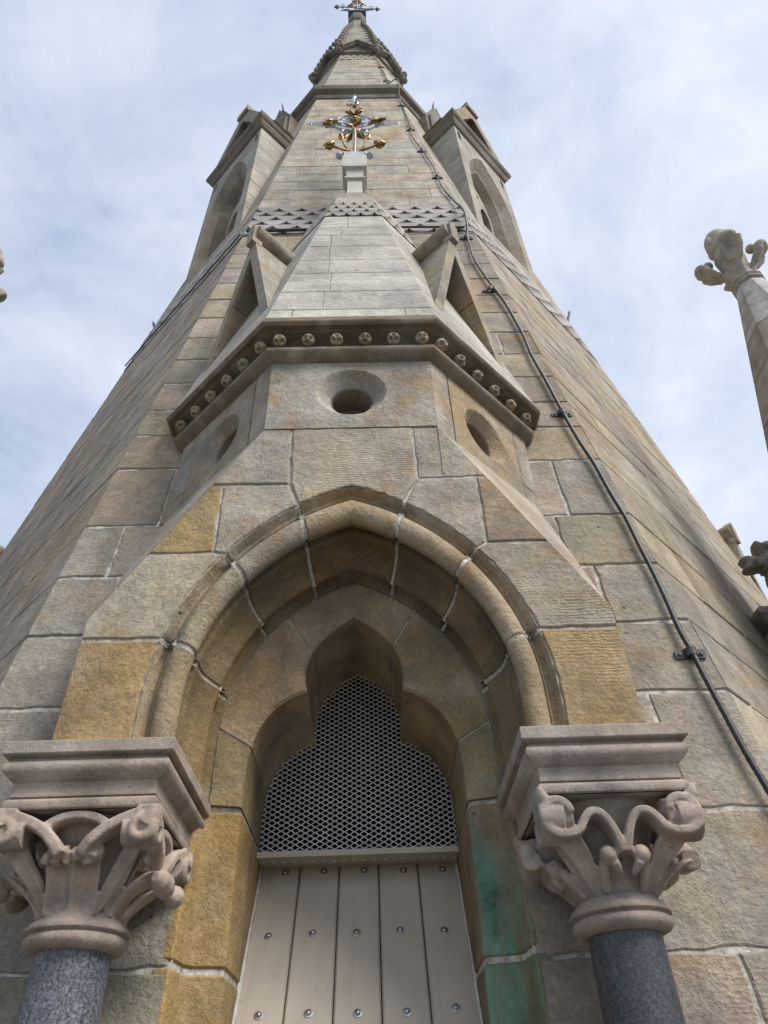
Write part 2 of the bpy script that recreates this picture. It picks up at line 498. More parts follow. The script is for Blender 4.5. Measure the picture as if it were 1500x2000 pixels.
wall = MB(); mort = MB()
UPC = ((.43, .40, .345), (.42, .395, .345), (.44, .405, .35), (.415, .385, .33), (.435, .40, .33), (.445, .395, .315))
def clip_front(z):
    if z < .9: return (-.509 - .0265, .509 - .0265)
    if z < 1.95: return (-.72, .68)
    return (0, 0)
def clip_dormer(z):
    return (-.44, .44) if 7.5 < z < 10.35 else (0, 0)
FACES = [i * math.pi / 4 for i in range(-4, 4)]
for phi in FACES:
    fr, Nf, Tf = octf(0, L_, phi)
    front = abs(phi) < .01
    vis = abs(phi) < math.pi / 2 + .1
    lowc = (BUFF, GREY, PINK, WARM, GREY, BROWN, BUFF, OLIVE)
    if abs(phi + math.pi / 4) < .01: lowc = (BUFF, GREY, PINK, BUFF)
    if abs(phi - math.pi / 4) < .01: lowc = (BUFF, GREY, PINK, BUFF, WARM)
    if vis:
        courses(wall, mort, fr, Nf, aS, ZS, K, (.45, .85), .013, lowc, clip_front if front else None, .005 if front else .002)
        courses(wall, mort, fr, Nf, aS, ZU, K, (.5, .95), .009, UPC, clip_dormer if abs(abs(phi) - math.pi / 4) < .01 else None)
        courses(wall, mort, fr, Nf, aS, ZT, K, (.5, .9), .009, UPC[:4])
        for z0, z1 in ((6.37, 7.22), (17.3, 18.1)):
            wall.tint = jitc(PINK)
            if z0 > 17: z0b, z1b = 18.0, 18.1
            else: z0b, z1b = 7.19, 7.225
            wall.poly([fr(-TAN * aS(z0b), aS(z0b), z0b), fr(TAN * aS(z0b), aS(z0b), z0b), fr(TAN * aS(z1b), aS(z1b), z1b), fr(-TAN * aS(z1b), aS(z1b), z1b)])
            wall.poly([fr(-TAN * aS(z0), aS(z0) - .1, z0), fr(TAN * aS(z0), aS(z0) - .1, z0), fr(TAN * aS(z1), aS(z1) - .1, z1), fr(-TAN * aS(z1), aS(z1) - .1, z1)])
            if z0 < 7: wall.poly([fr(-TAN * aS(6.37), aS(6.37), 6.37), fr(TAN * aS(6.37), aS(6.37), 6.37), fr(TAN * aS(6.405), aS(6.405), 6.405), fr(-TAN * aS(6.405), aS(6.405), 6.405)])
    else:
        wall.tint = BUFF
        z0, z1 = -1.6, 18.1
        wall.poly([fr(-TAN * aS(z0), aS(z0), z0), fr(TAN * aS(z0), aS(z0), z0), fr(TAN * aS(z1), aS(z1), z1), fr(-TAN * aS(z1), aS(z1), z1)])
wall_o = wall.build('wall', MW, spire)
mo_o = child(wall_o, 'mortar', mort, MM)

# scalloped bands of fish-scale stone
def scale_band(mb, fr, Nf, afun, z0, z1, rows, cells, thick, cols, hl=TAN):
    """rows of flat scales cut flush, a sunk curved notch between every two"""
    dz = (z1 - z0) / rows
    NQ = 12
    def up(q):                       # height of the scalloped edge above the row line
        sgn = abs(2 * q / NQ - 1)
        return dz * (.82 * max(0, (sgn - .15) / .85) ** 1.8)
    for r in range(rows):
        zb, zt = z0 + dz * r, z0 + dz * (r + 1)
        n = cells
        w0 = 2 * hl * afun(zb) / n
        off = 0 if r % 2 else .5
        tone = pick(*cols)
        for ci in range(-1, n + 1):
            c0 = -hl * afun(zb) + (ci + off) * w0
            if rnd.random() < .35: tone = pick(*cols)
            mb.tint = tone
            lim = lambda z, x: min(max(x, -hl * afun(z)), hl * afun(z))
            xs = [c0 + w0 * q / NQ for q in range(NQ + 1)]
            if lim(zb, xs[-1]) - lim(zb, xs[0]) < 1e-4: continue
            lo = [(lim(zb + up(q), x), zb + up(q)) for q, x in enumerate(xs)]
            hi = [(lim(zt, x), zt) for x in xs]
            F0 = lambda P, d: [fr(x, afun(z) + .006 + d, z) for x, z in P]
            A, B = mb.vs(F0(lo, 0)), mb.vs(F0(hi, 0))
            mb.strip(A, B)
            # notch: riser under the edge and a sloping floor
            C = mb.vs([fr(x, afun(z) + .006 - thick * min(1, (z - zb) / (.45 * dz)), z) for x, z in lo])
            D = mb.vs(F0([(lim(zb, x), zb) for x in xs], 0))
            A2 = mb.vs(F0(lo, 0))
            mb.strip(A2, C)
            mb.tint = tuple(k_ * .8 for k_ in tone)
            C2 = mb.vs([fr(x, afun(z) + .006 - thick * min(1, (z - zb) / (.45 * dz)), z) for x, z in lo])
            mb.strip(D, C2)
sb = MB()
for phi in FACES:
    if abs(phi) > math.pi / 2 + .1: continue
    fr, Nf, Tf = octf(0, L_, phi)
    scale_band(sb, fr, Nf, aS, 6.40, 7.20, 6, 9, .075, ((.39, .345, .325), (.36, .32, .305), (.43, .405, .40), (.37, .345, .335)))
sb.build('scale_band', MU, spire)
sb = MB()
for phi in FACES:
    if abs(phi) > math.pi / 2 + .1: continue
    fr, Nf, Tf = octf(0, L_, phi)
    scale_band(sb, fr, Nf, aS, 17.3, 18.0, 3, 5, .07, (GREY, BUFF))
sb.build('scale_band', MU, spire)

# string course
def oct_ring(mb, cx, cy, prof, phis, hl=TAN, m=0, ends=False):
    """sweep profile (a, z) round the octagon corners for consecutive face angles"""
    corners = []
    for i in range(len(phis) + 1):
        ang = (phis[0] - math.pi / 8) + i * math.pi / 4
        corners.append(ang)
    R = []
    for ang in corners:
        R.append([V((cx + math.sin(ang) * a / math.cos(math.pi / 8), cy - math.cos(ang) * a / math.cos(math.pi / 8), z)) for a, z in prof])
    idx = [mb.vs(r) for r in R]
    for a, b in zip(idx, idx[1:]):
        mb.strip(a, b, m)
    if ends:
        mb.face(idx[0], m); mb.face(idx[-1][::-1], m)
st = MB(); st.tint = (.17, .15, .125)
oct_ring(st, 0, L_, [(1.60, 12.9), (1.66, 12.95), (1.68, 13.02), (1.65, 13.08), (1.66, 13.12), (1.73, 13.17), (1.745, 13.24), (1.74, 13.32), (1.62, 13.5), (1.54, 13.62)], FACES + [math.pi])
st.build('string_course', MU, spire)

# crown of eight gablets and the crocketed top
cr = MB(); cr.tint = (.29, .265, .215)
def aTop(z):
    return float(np.interp(z, (18, 19, 20, 21, 21.8, 22.4, 23.0, 23.6, 25), (.95, .84, .72, .58, .45, .33, .245, .205, .20)))
oct_ring(cr, 0, L_, [(aTop(18.0 + .3 * i), 18.0 + .3 * i) for i in range(20)], FACES + [math.pi])
oct_ring(cr, 0, L_, [(.3, 18.0), (.86, 17.95), (.96, 18.02)], FACES + [math.pi])
crown = cr.build('crown', MU, spire)
for phi in FACES:
    if abs(phi) > math.pi / 2 + .1: continue
    fr, Nf, Tf = octf(0, L_, phi)
    gb = MB(); gb.tint = (.225, .20, .155)
    a_ = 1.0; hw = TAN * a_
    # raking gable moulding: two bars meeting in a point, a solid panel behind
    for sg in (-1, 1):
        p0, p1 = (sg * hw, 18.02), (0, 18.52)
        for dn, dz0, dz1 in ((.0, 0, .13), (.045, .05, .12)):
            q = [fr(p0[0], a_ + dn, p0[1] + dz0), fr(p1[0], a_ + dn, p1[1] + dz0), fr(p1[0], a_ + dn, p1[1] + dz1), fr(p0[0], a_ + dn, p0[1] + dz1)]
            b = [fr(x_, .70, z_) for x_, z_ in ((p0[0], p0[1] + dz0), (p1[0], p1[1] + dz0), (p1[0], p1[1] + dz1), (p0[0], p0[1] + dz1))]
            gb.rings([b, q])
    gb.tint = (.15, .13, .105)
    gb.poly([fr(-hw, .93, 18.0), fr(hw, .93, 18.0), fr(0, .93, 18.5)])
    child(crown, 'gablet', gb, MU)
    kn = MB(); kn.tint = (.17, .15, .125)
    c_ = fr(TAN * 1.02, 1.0, 18.05)
    kn.ball(c_, .10); kn.ball(c_ + Nf * .06 + V((0, 0, .1)), .075); kn.ball(c_ - V((0, 0, .11)), .07); kn.ball(c_ + Tf * .07, .07)
    child(crown, 'corner_knob', kn, MU, 60)
for i in range(8):
    ang = (i + .5) * math.pi / 4
    for q in range(11):
        z = 18.7 + q * .42
        a = aTop(z) / math.cos(math.pi / 8) + .01
        p = V((math.sin(ang) * a, L_ - math.cos(ang) * a, z))
        o = V((math.sin(ang), -math.cos(ang), 0))
        k_ = .74 - .022 * q
        ck = MB(); ck.tint = (.27, .255, .22) if i % 2 else (.22, .205, .18)
        pth = [p - V((0, 0, .14)), p + o * .05 * k_ - V((0, 0, .02)), p + o * .12 * k_ + V((0, 0, .05)), p + o * .15 * k_ - V((0, 0, .01)), p + o * .13 * k_ - V((0, 0, .05))]
        ck.tube(catmull(pth, 3), [.045 * k_] * 5 + [.06 * k_] * 5 + [.05 * k_] * 3, 8, 0, (V((o.y, -o.x, 0)), 1.5))
        child(crown, 'crocket', ck, MU, 60)
pl = MB(); pl.tint = (.13, .135, .125)
oct_ring(pl, 0, L_, [(.20, 23.2), (.225, 23.3), (.215, 23.4), (.18, 23.45), (.18, 23.75), (.235, 23.85), (.25, 23.95), (.25, 24.3), (.20, 24.42), (.01, 24.44)], FACES + [math.pi])
pl.build('finial_block', MU, spire)

# ================================================================== the arched doorway lucarne
LX = -.0265                     # centre line of the lucarne
YC, DF = 3.03, 2.10             # octagon centre, front plane
ZSP, ZB = 1.092, .881           # springing, top of abacus
luc = thing('doorway_lucarne', 'stone doorway lucarne with moulded pointed arch, trefoil head and octagonal spirelet in front', 'lucarne', (LX, DF, -1.6), 'stone lucarnes round the spire foot')

def arc_pt(pf, U, zb=ZB, us=.145):
    h_, e_, y_ = pf
    R = h_ + e_
    sg = 1 if U >= 0 else -1
    u = 1 - abs(U)
    if u < us:
        x, z = h_, zb + (ZSP - zb) * u / us
    else:
        th = (u - us) / (1 - us) * math.acos(e_ / R)
        x, z = -e_ + R * math.cos(th), ZSP + R * math.sin(th)
    return V((LX + sg * x, y_, z))
def off_prof(prof, d):
    """move a (h, e, y) profile into the stone by d"""
    out = []
    n = len(prof)
    for i, (h_, e_, y_) in enumerate(prof):
        a = prof[max(i - 1, 0)]; b = prof[min(i + 1, n - 1)]
        t = V((b[0] - a[0], b[2] - a[2])).normalized()
        nx, ny = -t.y, t.x         # normal; visible side is -radial / -y
        if nx * 1 + ny * 1 < 0: nx, ny = -nx, -ny
        out.append((h_ + nx * d, e_, y_ + ny * d))
    return out
JT = [0.145 + (1 - .145) * t for t in (.19, .52, .81)]
JU = [-1] + [-(1 - u) for u in JT] + [(1 - u) for u in reversed(JT)] + [1]

def arch_ring(mb, mo, prof, JU, gap, tints, seg=.02, rec=.006, ch=.004):
    inner = [off_prof(prof, .03), off_prof(prof, ch), prof]
    Uall = [-1 + 2 * i / 96 for i in range(97)]
    po = off_prof(prof, rec)[:-2]
    prev = None
    for uj in JU[1:-1]:
        prev = None
        for U in (uj - gap * .8, uj - gap * .3, uj + gap * .3, uj + gap * .8):
            cur = mo.vs([arc_pt(p, U) for p in po])
            if prev: mo.strip(prev, cur)
            prev = cur
    for i in range(len(JU) - 1):
        u0, u1 = JU[i] + gap / 2, JU[i + 1] - gap / 2
        if i == 0: u0 = JU[0]
        if i == len(JU) - 2: u1 = JU[-1]
        mb.tint = tints[i] if tints else pick(BUFF, WARM, BROWN)
        n = max(2, int((u1 - u0) / seg))
        us = [u0 + (u1 - u0) * q / n for q in range(n + 1)]
        if u0 < 0 < u1:
            us = sorted(set(us + [0.0]))
        c = .0035
        seq = [(u0, inner[0]), (u0, inner[1])] + [(u0 + c, inner[2])] + [(u, inner[2]) for u in us[1:-1]] + [(u1 - c, inner[2]), (u1, inner[1]), (u1, inner[0])]
        pr = None
        pj = rnd.uniform(-.0015, .0015)
        for U, pp in seq:
            cur = mb.vs([arc_pt((p[0] + pj, p[1], p[2]), U) for p in pp])
            if pr: mb.strip(pr, cur)
            pr = cur

# -- the roll moulding of the outer order
profA = [(.676, .315, 2.099), (.668, .312, 2.112), (.660, .309, 2.130), (.650, .306, 2.134), (.641, .303, 2.126), (.636, .301, 2.114)]
for a in range(20, 221, 14):
    hh = .596 + .040 * math.cos(rad(a)); yy = 2.134 - .040 * math.sin(rad(a))
    profA.append((hh, .26 + (hh - .56) * .5, yy))
profA += [(.566, .262, 2.168), (.575, .266, 2.185)]
mo = MB()
ringA = MB()
arch_ring(ringA, mo, profA, JU, .012, [jitc((.27, .22, .15)), jitc((.33, .28, .21)), jitc((.36, .31, .245)), jitc((.36, .30, .215)), jitc((.35, .295, .22)), jitc((.34, .275, .19)), jitc((.30, .25, .165))])
ringA.build('arch_moulding', MS, luc, 40)
# -- splayed second order
profB = [(.577, .262, 2.178), (.592, .266, 2.188), (.592, .266, 2.200), (.566, .256, 2.206)]
for q in range(9):
    t = q / 8
    profB.append((.564 - .044 * t + .016 * math.sin(math.pi * t), .256 - .02 * t, 2.21 + .12 * t + .012 * math.sin(math.pi * t)))
profB += [(.512, .234, 2.336), (.506, .234, 2.344), (.506, .235, 2.352), (.522, .240, 2.360), (.526, .241, 2.370)]
for q in range(7):
    t = q / 6
    profB.append((.524 - .030 * t + .008 * math.sin(math.pi * t), .241 + .002 * t, 2.375 + .056 * t))
profB += [(.499, .243, 2.436), (.503, .243, 2.443)]
ringB = MB()
arch_ring(ringB, mo, profB, JU, .012, [jitc((.20, .155, .08)), jitc((.235, .18, .105)), jitc((.18, .135, .08)), jitc((.135, .088, .05)), jitc((.125, .095, .065)), jitc((.14, .108, .066)), jitc((.20, .16, .095))])  # soot and recess shade are both put into these darker tints
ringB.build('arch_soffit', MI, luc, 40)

# -- trefoil inner arch
# entries are (u, x, z)
T_low = catmull([(0, .385, .882), (.10, .384, 1.0), (.20, .373, 1.09), (.29, .345, 1.172), (.37, .298, 1.236), (.44, .238, 1.282), (.50, .181, 1.306)])
T_up = catmull([(.505, .182, 1.312), (.58, .189, 1.375), (.66, .178, 1.44), (.76, .14, 1.515), (.88, .075, 1.585), (1.0, .0, 1.640)])
T_half = T_low + T_up
def trefoil(U):
    u = 1 - abs(U); sg = 1 if U >= 0 else -1
    for a, b in zip(T_half, T_half[1:]):
        if a.x <= u <= b.x + 1e-9:
            t = (u - a.x) / max(1e-9, b.x - a.x)
            return (LX + sg * (a.y + (b.y - a.y) * t), a.z + (b.z - a.z) * t)
    return (LX, T_half[-1].z)
ringC = MB()
E4 = (.490, .243, 2.436)
JC = [-1, -.80, -.30, .27, .80, 1]
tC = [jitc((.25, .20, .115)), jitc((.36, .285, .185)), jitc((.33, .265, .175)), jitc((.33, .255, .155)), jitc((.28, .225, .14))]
Ukeys = sorted(set([round(s_ * (1 - p.x), 5) for p in T_half for s_ in (-1, 1)]))
def rowC(U, off=0):
    e = arc_pt(E4, U); x, z = trefoil(U)
    a = V((e.x, 2.436 + off, e.z)); b = V((x, 2.472 + off, z))
    d = (a - b); d.y = 0
    dn = d.normalized() if d.length > 1e-5 else V((0, 0, 1))
    w_ = d.length
    # a broad flat field, then a wide chamfer down to the cusped edge
    uu = 1 - abs(U)
    b1 = b + dn * min(.012, w_ * .3); b1.y = 2.462 + off
    mid = a.lerp(b1, .5); mid.y = 2.449 + off
    a2 = a.lerp(b1, .12); a2.y = 2.438 + off
    x2 = b + dn * off * .7
    return [a, a2, mid, b1, V((x2.x, b.y, x2.z)), V((x2.x, 2.60, x2.z)), V((x2.x, 2.78, x2.z)), V((x2.x, 2.97, x2.z))]
for i in range(len(JC) - 1):
    u0, u1 = JC[i] + (.005 if i else 0), JC[i + 1] - (.005 if i < len(JC) - 2 else 0)
    us = [u0] + [u for u in Ukeys if u0 + .004 < u < u1 - .004] + [u1]
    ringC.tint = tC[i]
    pr = ringC.vs(rowC(u0, .03))
    for q, U in enumerate(us):
        cur = ringC.vs(rowC(U)); ringC.strip(pr, cur); pr = cur
    cur = ringC.vs(rowC(u1, .03)); ringC.strip(pr, cur)
for uj in JC[1:-1]:
    pr = None
    for U in (uj - .009, uj, uj + .009):
        cur = mo.vs(rowC(U, .006))
        if pr: mo.strip(pr, cur)
        pr = cur
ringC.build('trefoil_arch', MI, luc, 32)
pr = None
for i in range(97):
    U = -1 + 2 * i / 96
    cur = mo.vs([arc_pt(p, U) for p in ((.506, .243, 2.444), (.498, .243, 2.4415 + rnd.uniform(-.0015, .0015)), (.484, .243, 2.442))])
    if pr: mo.strip(pr, cur)
    pr = cur

# -- jambs below the abacus
def jamb(sg, tints, zj, stain):
    mb = MB()
    def prof(z):
        yw = L_ - aS(z)
        return [(.56, yw + .004), (.516, yw - .002), (.509, yw + .004), (.500, 2.395), (.497, 2.425), (.489, 2.438), (.479, 2.448), (.465, 2.453), (.44, 2.458), (.41, 2.466), (.395, 2.470), (.385, 2.480), (.383, 2.60), (.383, 2.80), (.383, 3.12)]
    pm = None
    for z in np.linspace(-1.6, .88, 30):
        cur = mo.vs([V((LX + sg * (x + .006), y + .006, z)) for x, y in prof(z)])
        if pm: mo.strip(pm, cur)
        pm = cur
    for i in range(len(zj) - 1):
        mb.tint = tints[i]
        z0, z1 = zj[i] + .008, zj[i + 1] - .008
        zs = [z0] + [z0 + .006] + list(np.linspace(z0 + .03, z1 - .03, max(2, int((z1 - z0) / .035)))) + [z1 - .006, z1]
        pr = None
        for q, z in enumerate(zs):
            d = .006 if q in (0, len(zs) - 1) else 0
            row = []
            for x, y in prof(z):
                al = 1.0
                if stain:
                    dd = (x - .385 - .03) / .13
                    front = (y < 2.476)
                    if front or y < 2.52:
                        lim = .88 - max(0, dd) * .20
                        k = max(0, min(1, (lim - z) / .22)) * (.85 if x < .53 else .45)
                        if z < .405: k = max(k * .75, .35)
                        al = 1 - min(.97, k * (1.0 if x < .49 else .75))
                row.append(mb.vert(V((LX + sg * (x + d), y + d, z)), al))
            if pr: mb.strip(pr, row)
            pr = row
        # closing ends
    return mb
jl = jamb(-1, [jitc(BUFF), jitc(OLIVE), jitc((.30, .225, .11)), (.36, .25, .10), (.35, .23, .075)], [-1.6, -.9, -.4, -.05, .405, .872], False)
jl.build('jamb', MJ, luc, 30)['label'] = 'yellow ochre jamb left of the plank door'
jr = jamb(1, [jitc(BUFF), jitc(OLIVE), jitc((.20, .17, .10)), (.185, .165, .10), (.26, .20, .125)], [-1.6, -.9, -.4, -.02, .41, .872], True)
jr.build('jamb', MJ, luc, 30)['label'] = 'jamb right of the door streaked with green copper stain'

sl = MB()
for z0, z1 in ((-1.6, -1.1), (-1.1, -.6), (-.6, -.16)):
    sl.tint = pick(BUFF, GREY, OLIVE)
    stone(sl, [V((LX - .384, 2.36, z0)), V((LX + .384, 2.36, z0)), V((LX + .384, 2.36, z1)), V((LX - .384, 2.36, z1))], V((0, -1, 0)), .012, .006, .8, .003, .06)
sl.build('sill', MS, luc)
# -- broad voussoirs of the front face
fa = MB()
FN = V((0, -1, 0))
def e0(u0, u1, n=14):
    """points on the outer arch line between arch parameters"""
    return [(arc_pt((.679, .316, DF), u0 + (u1 - u0) * i / n).x - LX, arc_pt((.679, .316, DF), u0 + (u1 - u0) * i / n).z) for i in range(n + 1)]
A_, B_, D_ = (.386, 2.396), (.924, 1.41), (.924, .881)
def edge_at(z):
    t = (A_[1] - z) / (A_[1] - B_[1])
    return A_[0] + (B_[0] - A_[0]) * t
u1_, u2_, u3_ = JT
polys = []
# all counter-clockwise seen from the front (x right, z up)
polys.append(((.39, .345, .285), [(-.264, 2.396), (-.255, 2.055)] + e0(-(1 - u3_), (1 - u3_), 20) + [(.275, 2.068), (.272, 2.396)], None))
polys.append(((.40, .365, .31), [(-.386, 2.396), (-edge_at(2.057), 2.057), (-.529, 2.055), (-.255, 2.055), (-.264, 2.396)], [0, 1, 1, 1, 1]))
polys.append(((.37, .335, .285), [(.386, 2.396), (.272, 2.396), (.275, 2.068), (.521, 2.076), (edge_at(2.074), 2.074)], [1, 1, 1, 1, 0]))
polys.append(((.385, .285, .135), [(-edge_at(2.057), 2.057), (-edge_at(1.70), 1.70), (-.525, 1.704), (-.529, 2.055)], [0, 1, 1, 1]))
polys.append(((.385, .35, .29), [(-.529, 2.055), (-.525, 1.704)] + e0(-(1 - u2_), -(1 - u3_)) + [(-.255, 2.055)], None))
polys.append(((.395, .35, .275), [(-edge_at(1.70), 1.70), (-.924, 1.41), (-.924, 1.328)] + e0(-(1 - u1_), -(1 - u2_)) + [(-.525, 1.704)], [0, 0] + [1] * 17))
polys.append(((.33, .235, .115), [(-.924, 1.328), (-.924, .881)] + e0(-1, -(1 - u1_)), [0] + [1] * 16))
polys.append(((.365, .325, .285), [(.521, 2.076), (.275, 2.068)] + e0((1 - u3_), (1 - u2_)) + [(.519, 1.721)], None))
polys.append(((.315, .25, .185), [(edge_at(2.074), 2.074), (.521, 2.076), (.519, 1.721), (edge_at(1.718), 1.718)], [1, 1, 1, 0]))
polys.append(((.355, .315, .26), [(edge_at(1.718), 1.718), (.519, 1.721)] + e0((1 - u2_), (1 - u1_)) + [(.924, 1.329), (.924, 1.41)], [1] * 17 + [0, 0]))
polys.append(((.335, .25, .135), [(.924, 1.329)] + e0((1 - u1_), 1) + [(.924, .881)], [1] * 16 + [0]))
for tint, P, fl in polys:
    fa.tint = tint
    pts = [V((LX + x, DF, z)) for x, z in P]
    # drop repeated neighbours
    keep, kf = [], []
    fl = fl or [1] * len(pts)
    fl = (fl + [1] * len(pts))[:len(pts)]
    for i, p in enumerate(pts):
        if (p - pts[i - 1]).length > .006:
            keep.append(p); kf.append(fl[i])
    area = sum(keep[i - 1].x * keep[i].z - keep[i].x * keep[i - 1].z for i in range(len(keep)))
    if area < 0:
        keep = keep[::-1]; kf = kf[::-1][1:] + kf[::-1][:1]
    stone(fa, keep, FN, .011, .005, .07, .0032, .05, kf, rnd.uniform(-.003, .003))
# flanks and broaches behind the front skin
fa.tint = jitc(BUFF)
for sg in (-1, 1):
    A3, B3, D3 = V((LX + sg * A_[0], DF + .004, A_[1])), V((LX + sg * B_[0], DF + .004, B_[1])), V((LX + sg * D_[0], DF + .004, D_[1]))
    C3 = V((LX + sg * .904, 2.63, 2.396)); E3 = V((LX + sg * .924, 2.52, 1.41)); F3 = V((LX + sg * .924, 2.46, .881))
    fa.tint = jitc((.37, .335, .28))
    fa.poly([A3, B3, C3]); fa.poly([B3, E3, C3])
    fa.tint = jitc(BUFF)
    fa.poly([B3, D3, F3, E3])
fa.build('arch_front', MF, luc)
for sg in (-1, 1):
    mo.poly([V((LX + sg * x, DF + .0065, z)) for x, z in [(0, 2.396)] + [(A_[0], A_[1]), (B_[0], B_[1]), (D_[0], D_[1])] + [(arc_pt((.6735, .314, DF), q / 24).x - LX, arc_pt((.6735, .314, DF), q / 24).z) for q in range(0, 25)][::-1]])
mo.build('mortar', MM, luc)

# -- the drum with round sunk panels
AD = .932
HD = TAN * AD
drum = MB()
def oculus_face(mb, fr, Nf, t0, t1, z0, z1, tc_, zc, ro, ri, dep):
    n = 40
    nrm = Nf
    outer = []
    for i in range(n):
        a = 2 * math.pi * (i + .5) / n
        dx_, dz_ = math.cos(a), math.sin(a)
        k = min(((t1 - tc_) if dx_ > 0 else (tc_ - t0)) / max(1e-6, abs(dx_)), ((z1 - zc) if dz_ > 0 else (zc - z0)) / max(1e-6, abs(dz_)))
        outer.append((tc_ + dx_ * k, zc + dz_ * k))
    # snap nearest points to the four corners
    for cx_, cz_ in ((t0, z0), (t1, z0), (t1, z1), (t0, z1)):
        j = min(range(n), key=lambda i: (outer[i][0] - cx_) ** 2 + (outer[i][1] - cz_) ** 2)
        outer[j] = (cx_, cz_)
    circ = lambda r, d: [fr(tc_ + r * math.cos(2 * math.pi * (i + .5) / n), AD - d, zc + r * math.sin(2 * math.pi * (i + .5) / n)) for i in range(n)]
    rows = [[fr(t, AD - .03, z) for t, z in outer], [fr(t, AD, z) for t, z in outer], circ(ro + .004, 0), circ(ro - .003, .005), circ(ri + .002, dep), circ(ri - .004, dep + .008), circ(ri - .006, dep + .13)]
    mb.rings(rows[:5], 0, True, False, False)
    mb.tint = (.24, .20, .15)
    mb.rings(rows[4:], 0, True, False, True)
ZD0, ZD1 = 2.10, 2.90
fr, Nf, Tf = octf(LX, YC, 0)
drum.tint = (.375, .35, .30)
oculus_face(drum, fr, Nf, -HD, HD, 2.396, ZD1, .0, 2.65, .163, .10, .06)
for sg in (-1, 1):
    fr, Nf, Tf = octf(LX, YC, sg * math.pi / 4)
    # strip returning from the front corner, the panel stone, the outer strip
    for (ta, tb, tint) in ((-HD, -HD + .125, (.37, .345, .30)), (HD - .115, HD, (.34, .32, .275))):
        drum.tint = jitc(tint, .03)
        a, b = (ta, tb) if sg == 1 else (-tb, -ta)
        f0 = 0 if abs(abs(a) - HD) < .002 else 1; f1 = 0 if abs(abs(b) - HD) < .002 else 1
        for zc0, zc1 in ((ZD0, 2.47), (2.47, ZD1)) if ta > 0 else ((ZD0, ZD1),):
            stone(drum, [fr(a, AD, zc0), fr(b, AD, zc0), fr(b, AD, zc1), fr(a, AD, zc1)], Nf, .006, .003, .03, .0012, .1, [0, f1, 1 if zc1 < ZD1 else 0, f0])
    drum.tint = (.385, .315, .21) if sg == 1 else (.345, .295, .225)
    a, b = (-HD + .128, HD - .118) if sg == 1 else (-HD + .118, HD - .128)
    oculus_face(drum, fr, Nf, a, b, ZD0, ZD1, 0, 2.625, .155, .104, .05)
    fr, Nf, Tf = octf(LX, YC, sg * math.pi / 2)
    drum.tint = jitc(BUFF)
    drum.poly([fr(-HD, AD, ZD0), fr(HD, AD, ZD0), fr(HD, AD, ZD1), fr(-HD, AD, ZD1)])
drum.build('drum', MS, luc)

# -- cornice with ballflowers
P5 = [-math.pi / 2, -math.pi / 4, 0, math.pi / 4, math.pi / 2]
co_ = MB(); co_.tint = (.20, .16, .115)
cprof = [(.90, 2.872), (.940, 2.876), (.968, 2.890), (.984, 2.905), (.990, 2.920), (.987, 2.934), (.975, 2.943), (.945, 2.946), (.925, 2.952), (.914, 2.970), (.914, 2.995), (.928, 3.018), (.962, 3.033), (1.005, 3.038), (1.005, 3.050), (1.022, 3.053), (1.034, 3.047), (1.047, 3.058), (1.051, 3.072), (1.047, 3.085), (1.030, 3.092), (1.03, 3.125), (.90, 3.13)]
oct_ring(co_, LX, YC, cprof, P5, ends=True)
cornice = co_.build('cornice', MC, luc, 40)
def ballflower(c, Nf, Tf, r, rot):
    mb = MB(); mb.tint = jitc((.36, .29, .205), .10)
    up2 = Tf.cross(Nf) * -1
    if up2.z < 0: up2 = -up2
    nu, nv = 40, 24
    R = []
    for i in range(nv + 1):
        th = math.pi * .62 * i / nv + 1e-3
        ring = []
        for j in range(nu):
            a = 2 * math.pi * j / nu
            d = Nf * math.cos(th) + (Tf * math.cos(a) + up2 * math.sin(a)) * math.sin(th)
            dent = 0
            for q in range(3):
                ah = rot + q * 2 * math.pi / 3
                hd = Nf * math.cos(.66) + (Tf * math.cos(ah) + up2 * math.sin(ah)) * math.sin(.66)
                g_ = d.angle(hd)
                dent = max(dent, 1 / (1 + math.exp((g_ - .40) / .05)))
            ring.append(c + d * r * (1 - .58 * dent - .10 * math.exp(-(th / .14) ** 2)))
        R.append(ring)
    mb.rings(R, 0, True, True, True)
    return mb
for phi in (-math.pi / 4, 0, math.pi / 4):
    fr, Nf, Tf = octf(LX, YC, phi)
    for i in range(6):
        t = -.345 + .69 * i / 5
        rot = [math.pi / 2, -math.pi / 2, math.pi / 2, .4, math.pi / 2, -1.3][i] + rnd.uniform(-.25, .25)
        child(cornice, 'ballflower', ballflower(fr(t * 1.02, .990, 2.985), (Nf + V((0, 0, -.75))).normalized(), Tf, .0325, rot), MC, 60)

# -- spirelet
Z0P, Z1P = 3.125, 6.02
def aP(z): return 1.030 + (.345 - 1.030) * (z - Z0P) / (Z1P - Z0P)
sp = MB(); spm = MB()
ZP = [3.125, 3.24, 3.526, 3.864, 4.137, 4.455, 4.742, 4.95, 5.293]
for phi in P5:
    fr, Nf, Tf = octf(LX, YC, phi)
    courses(sp, spm, fr, Nf, aP, ZP, 0, (.32, .6), .006, ((.45, .425, .375), (.445, .42, .37), (.44, .41, .365), (.45, .415, .36)), None, .001, .004)
    sp.tint = jitc(PALE)
    for za, zb, bk in ((5.293, 5.80, .06), (5.79, 6.02, 0)):
        sp.poly([fr(-TAN * aP(za), aP(za) - bk, za), fr(TAN * aP(za), aP(za) - bk, za), fr(TAN * aP(zb), aP(zb) - bk, zb), fr(-TAN * aP(zb), aP(zb) - bk, zb)])
sp.tint = PALE
oct_ring(sp, LX, YC, [(.345, 6.02), (.22, 6.30), (.17, 6.5), (.05, 6.55)], FACES + [math.pi])
spo = sp.build('spirelet', MU, luc)
child(spo, 'mortar', spm, MMU)
sb = MB()
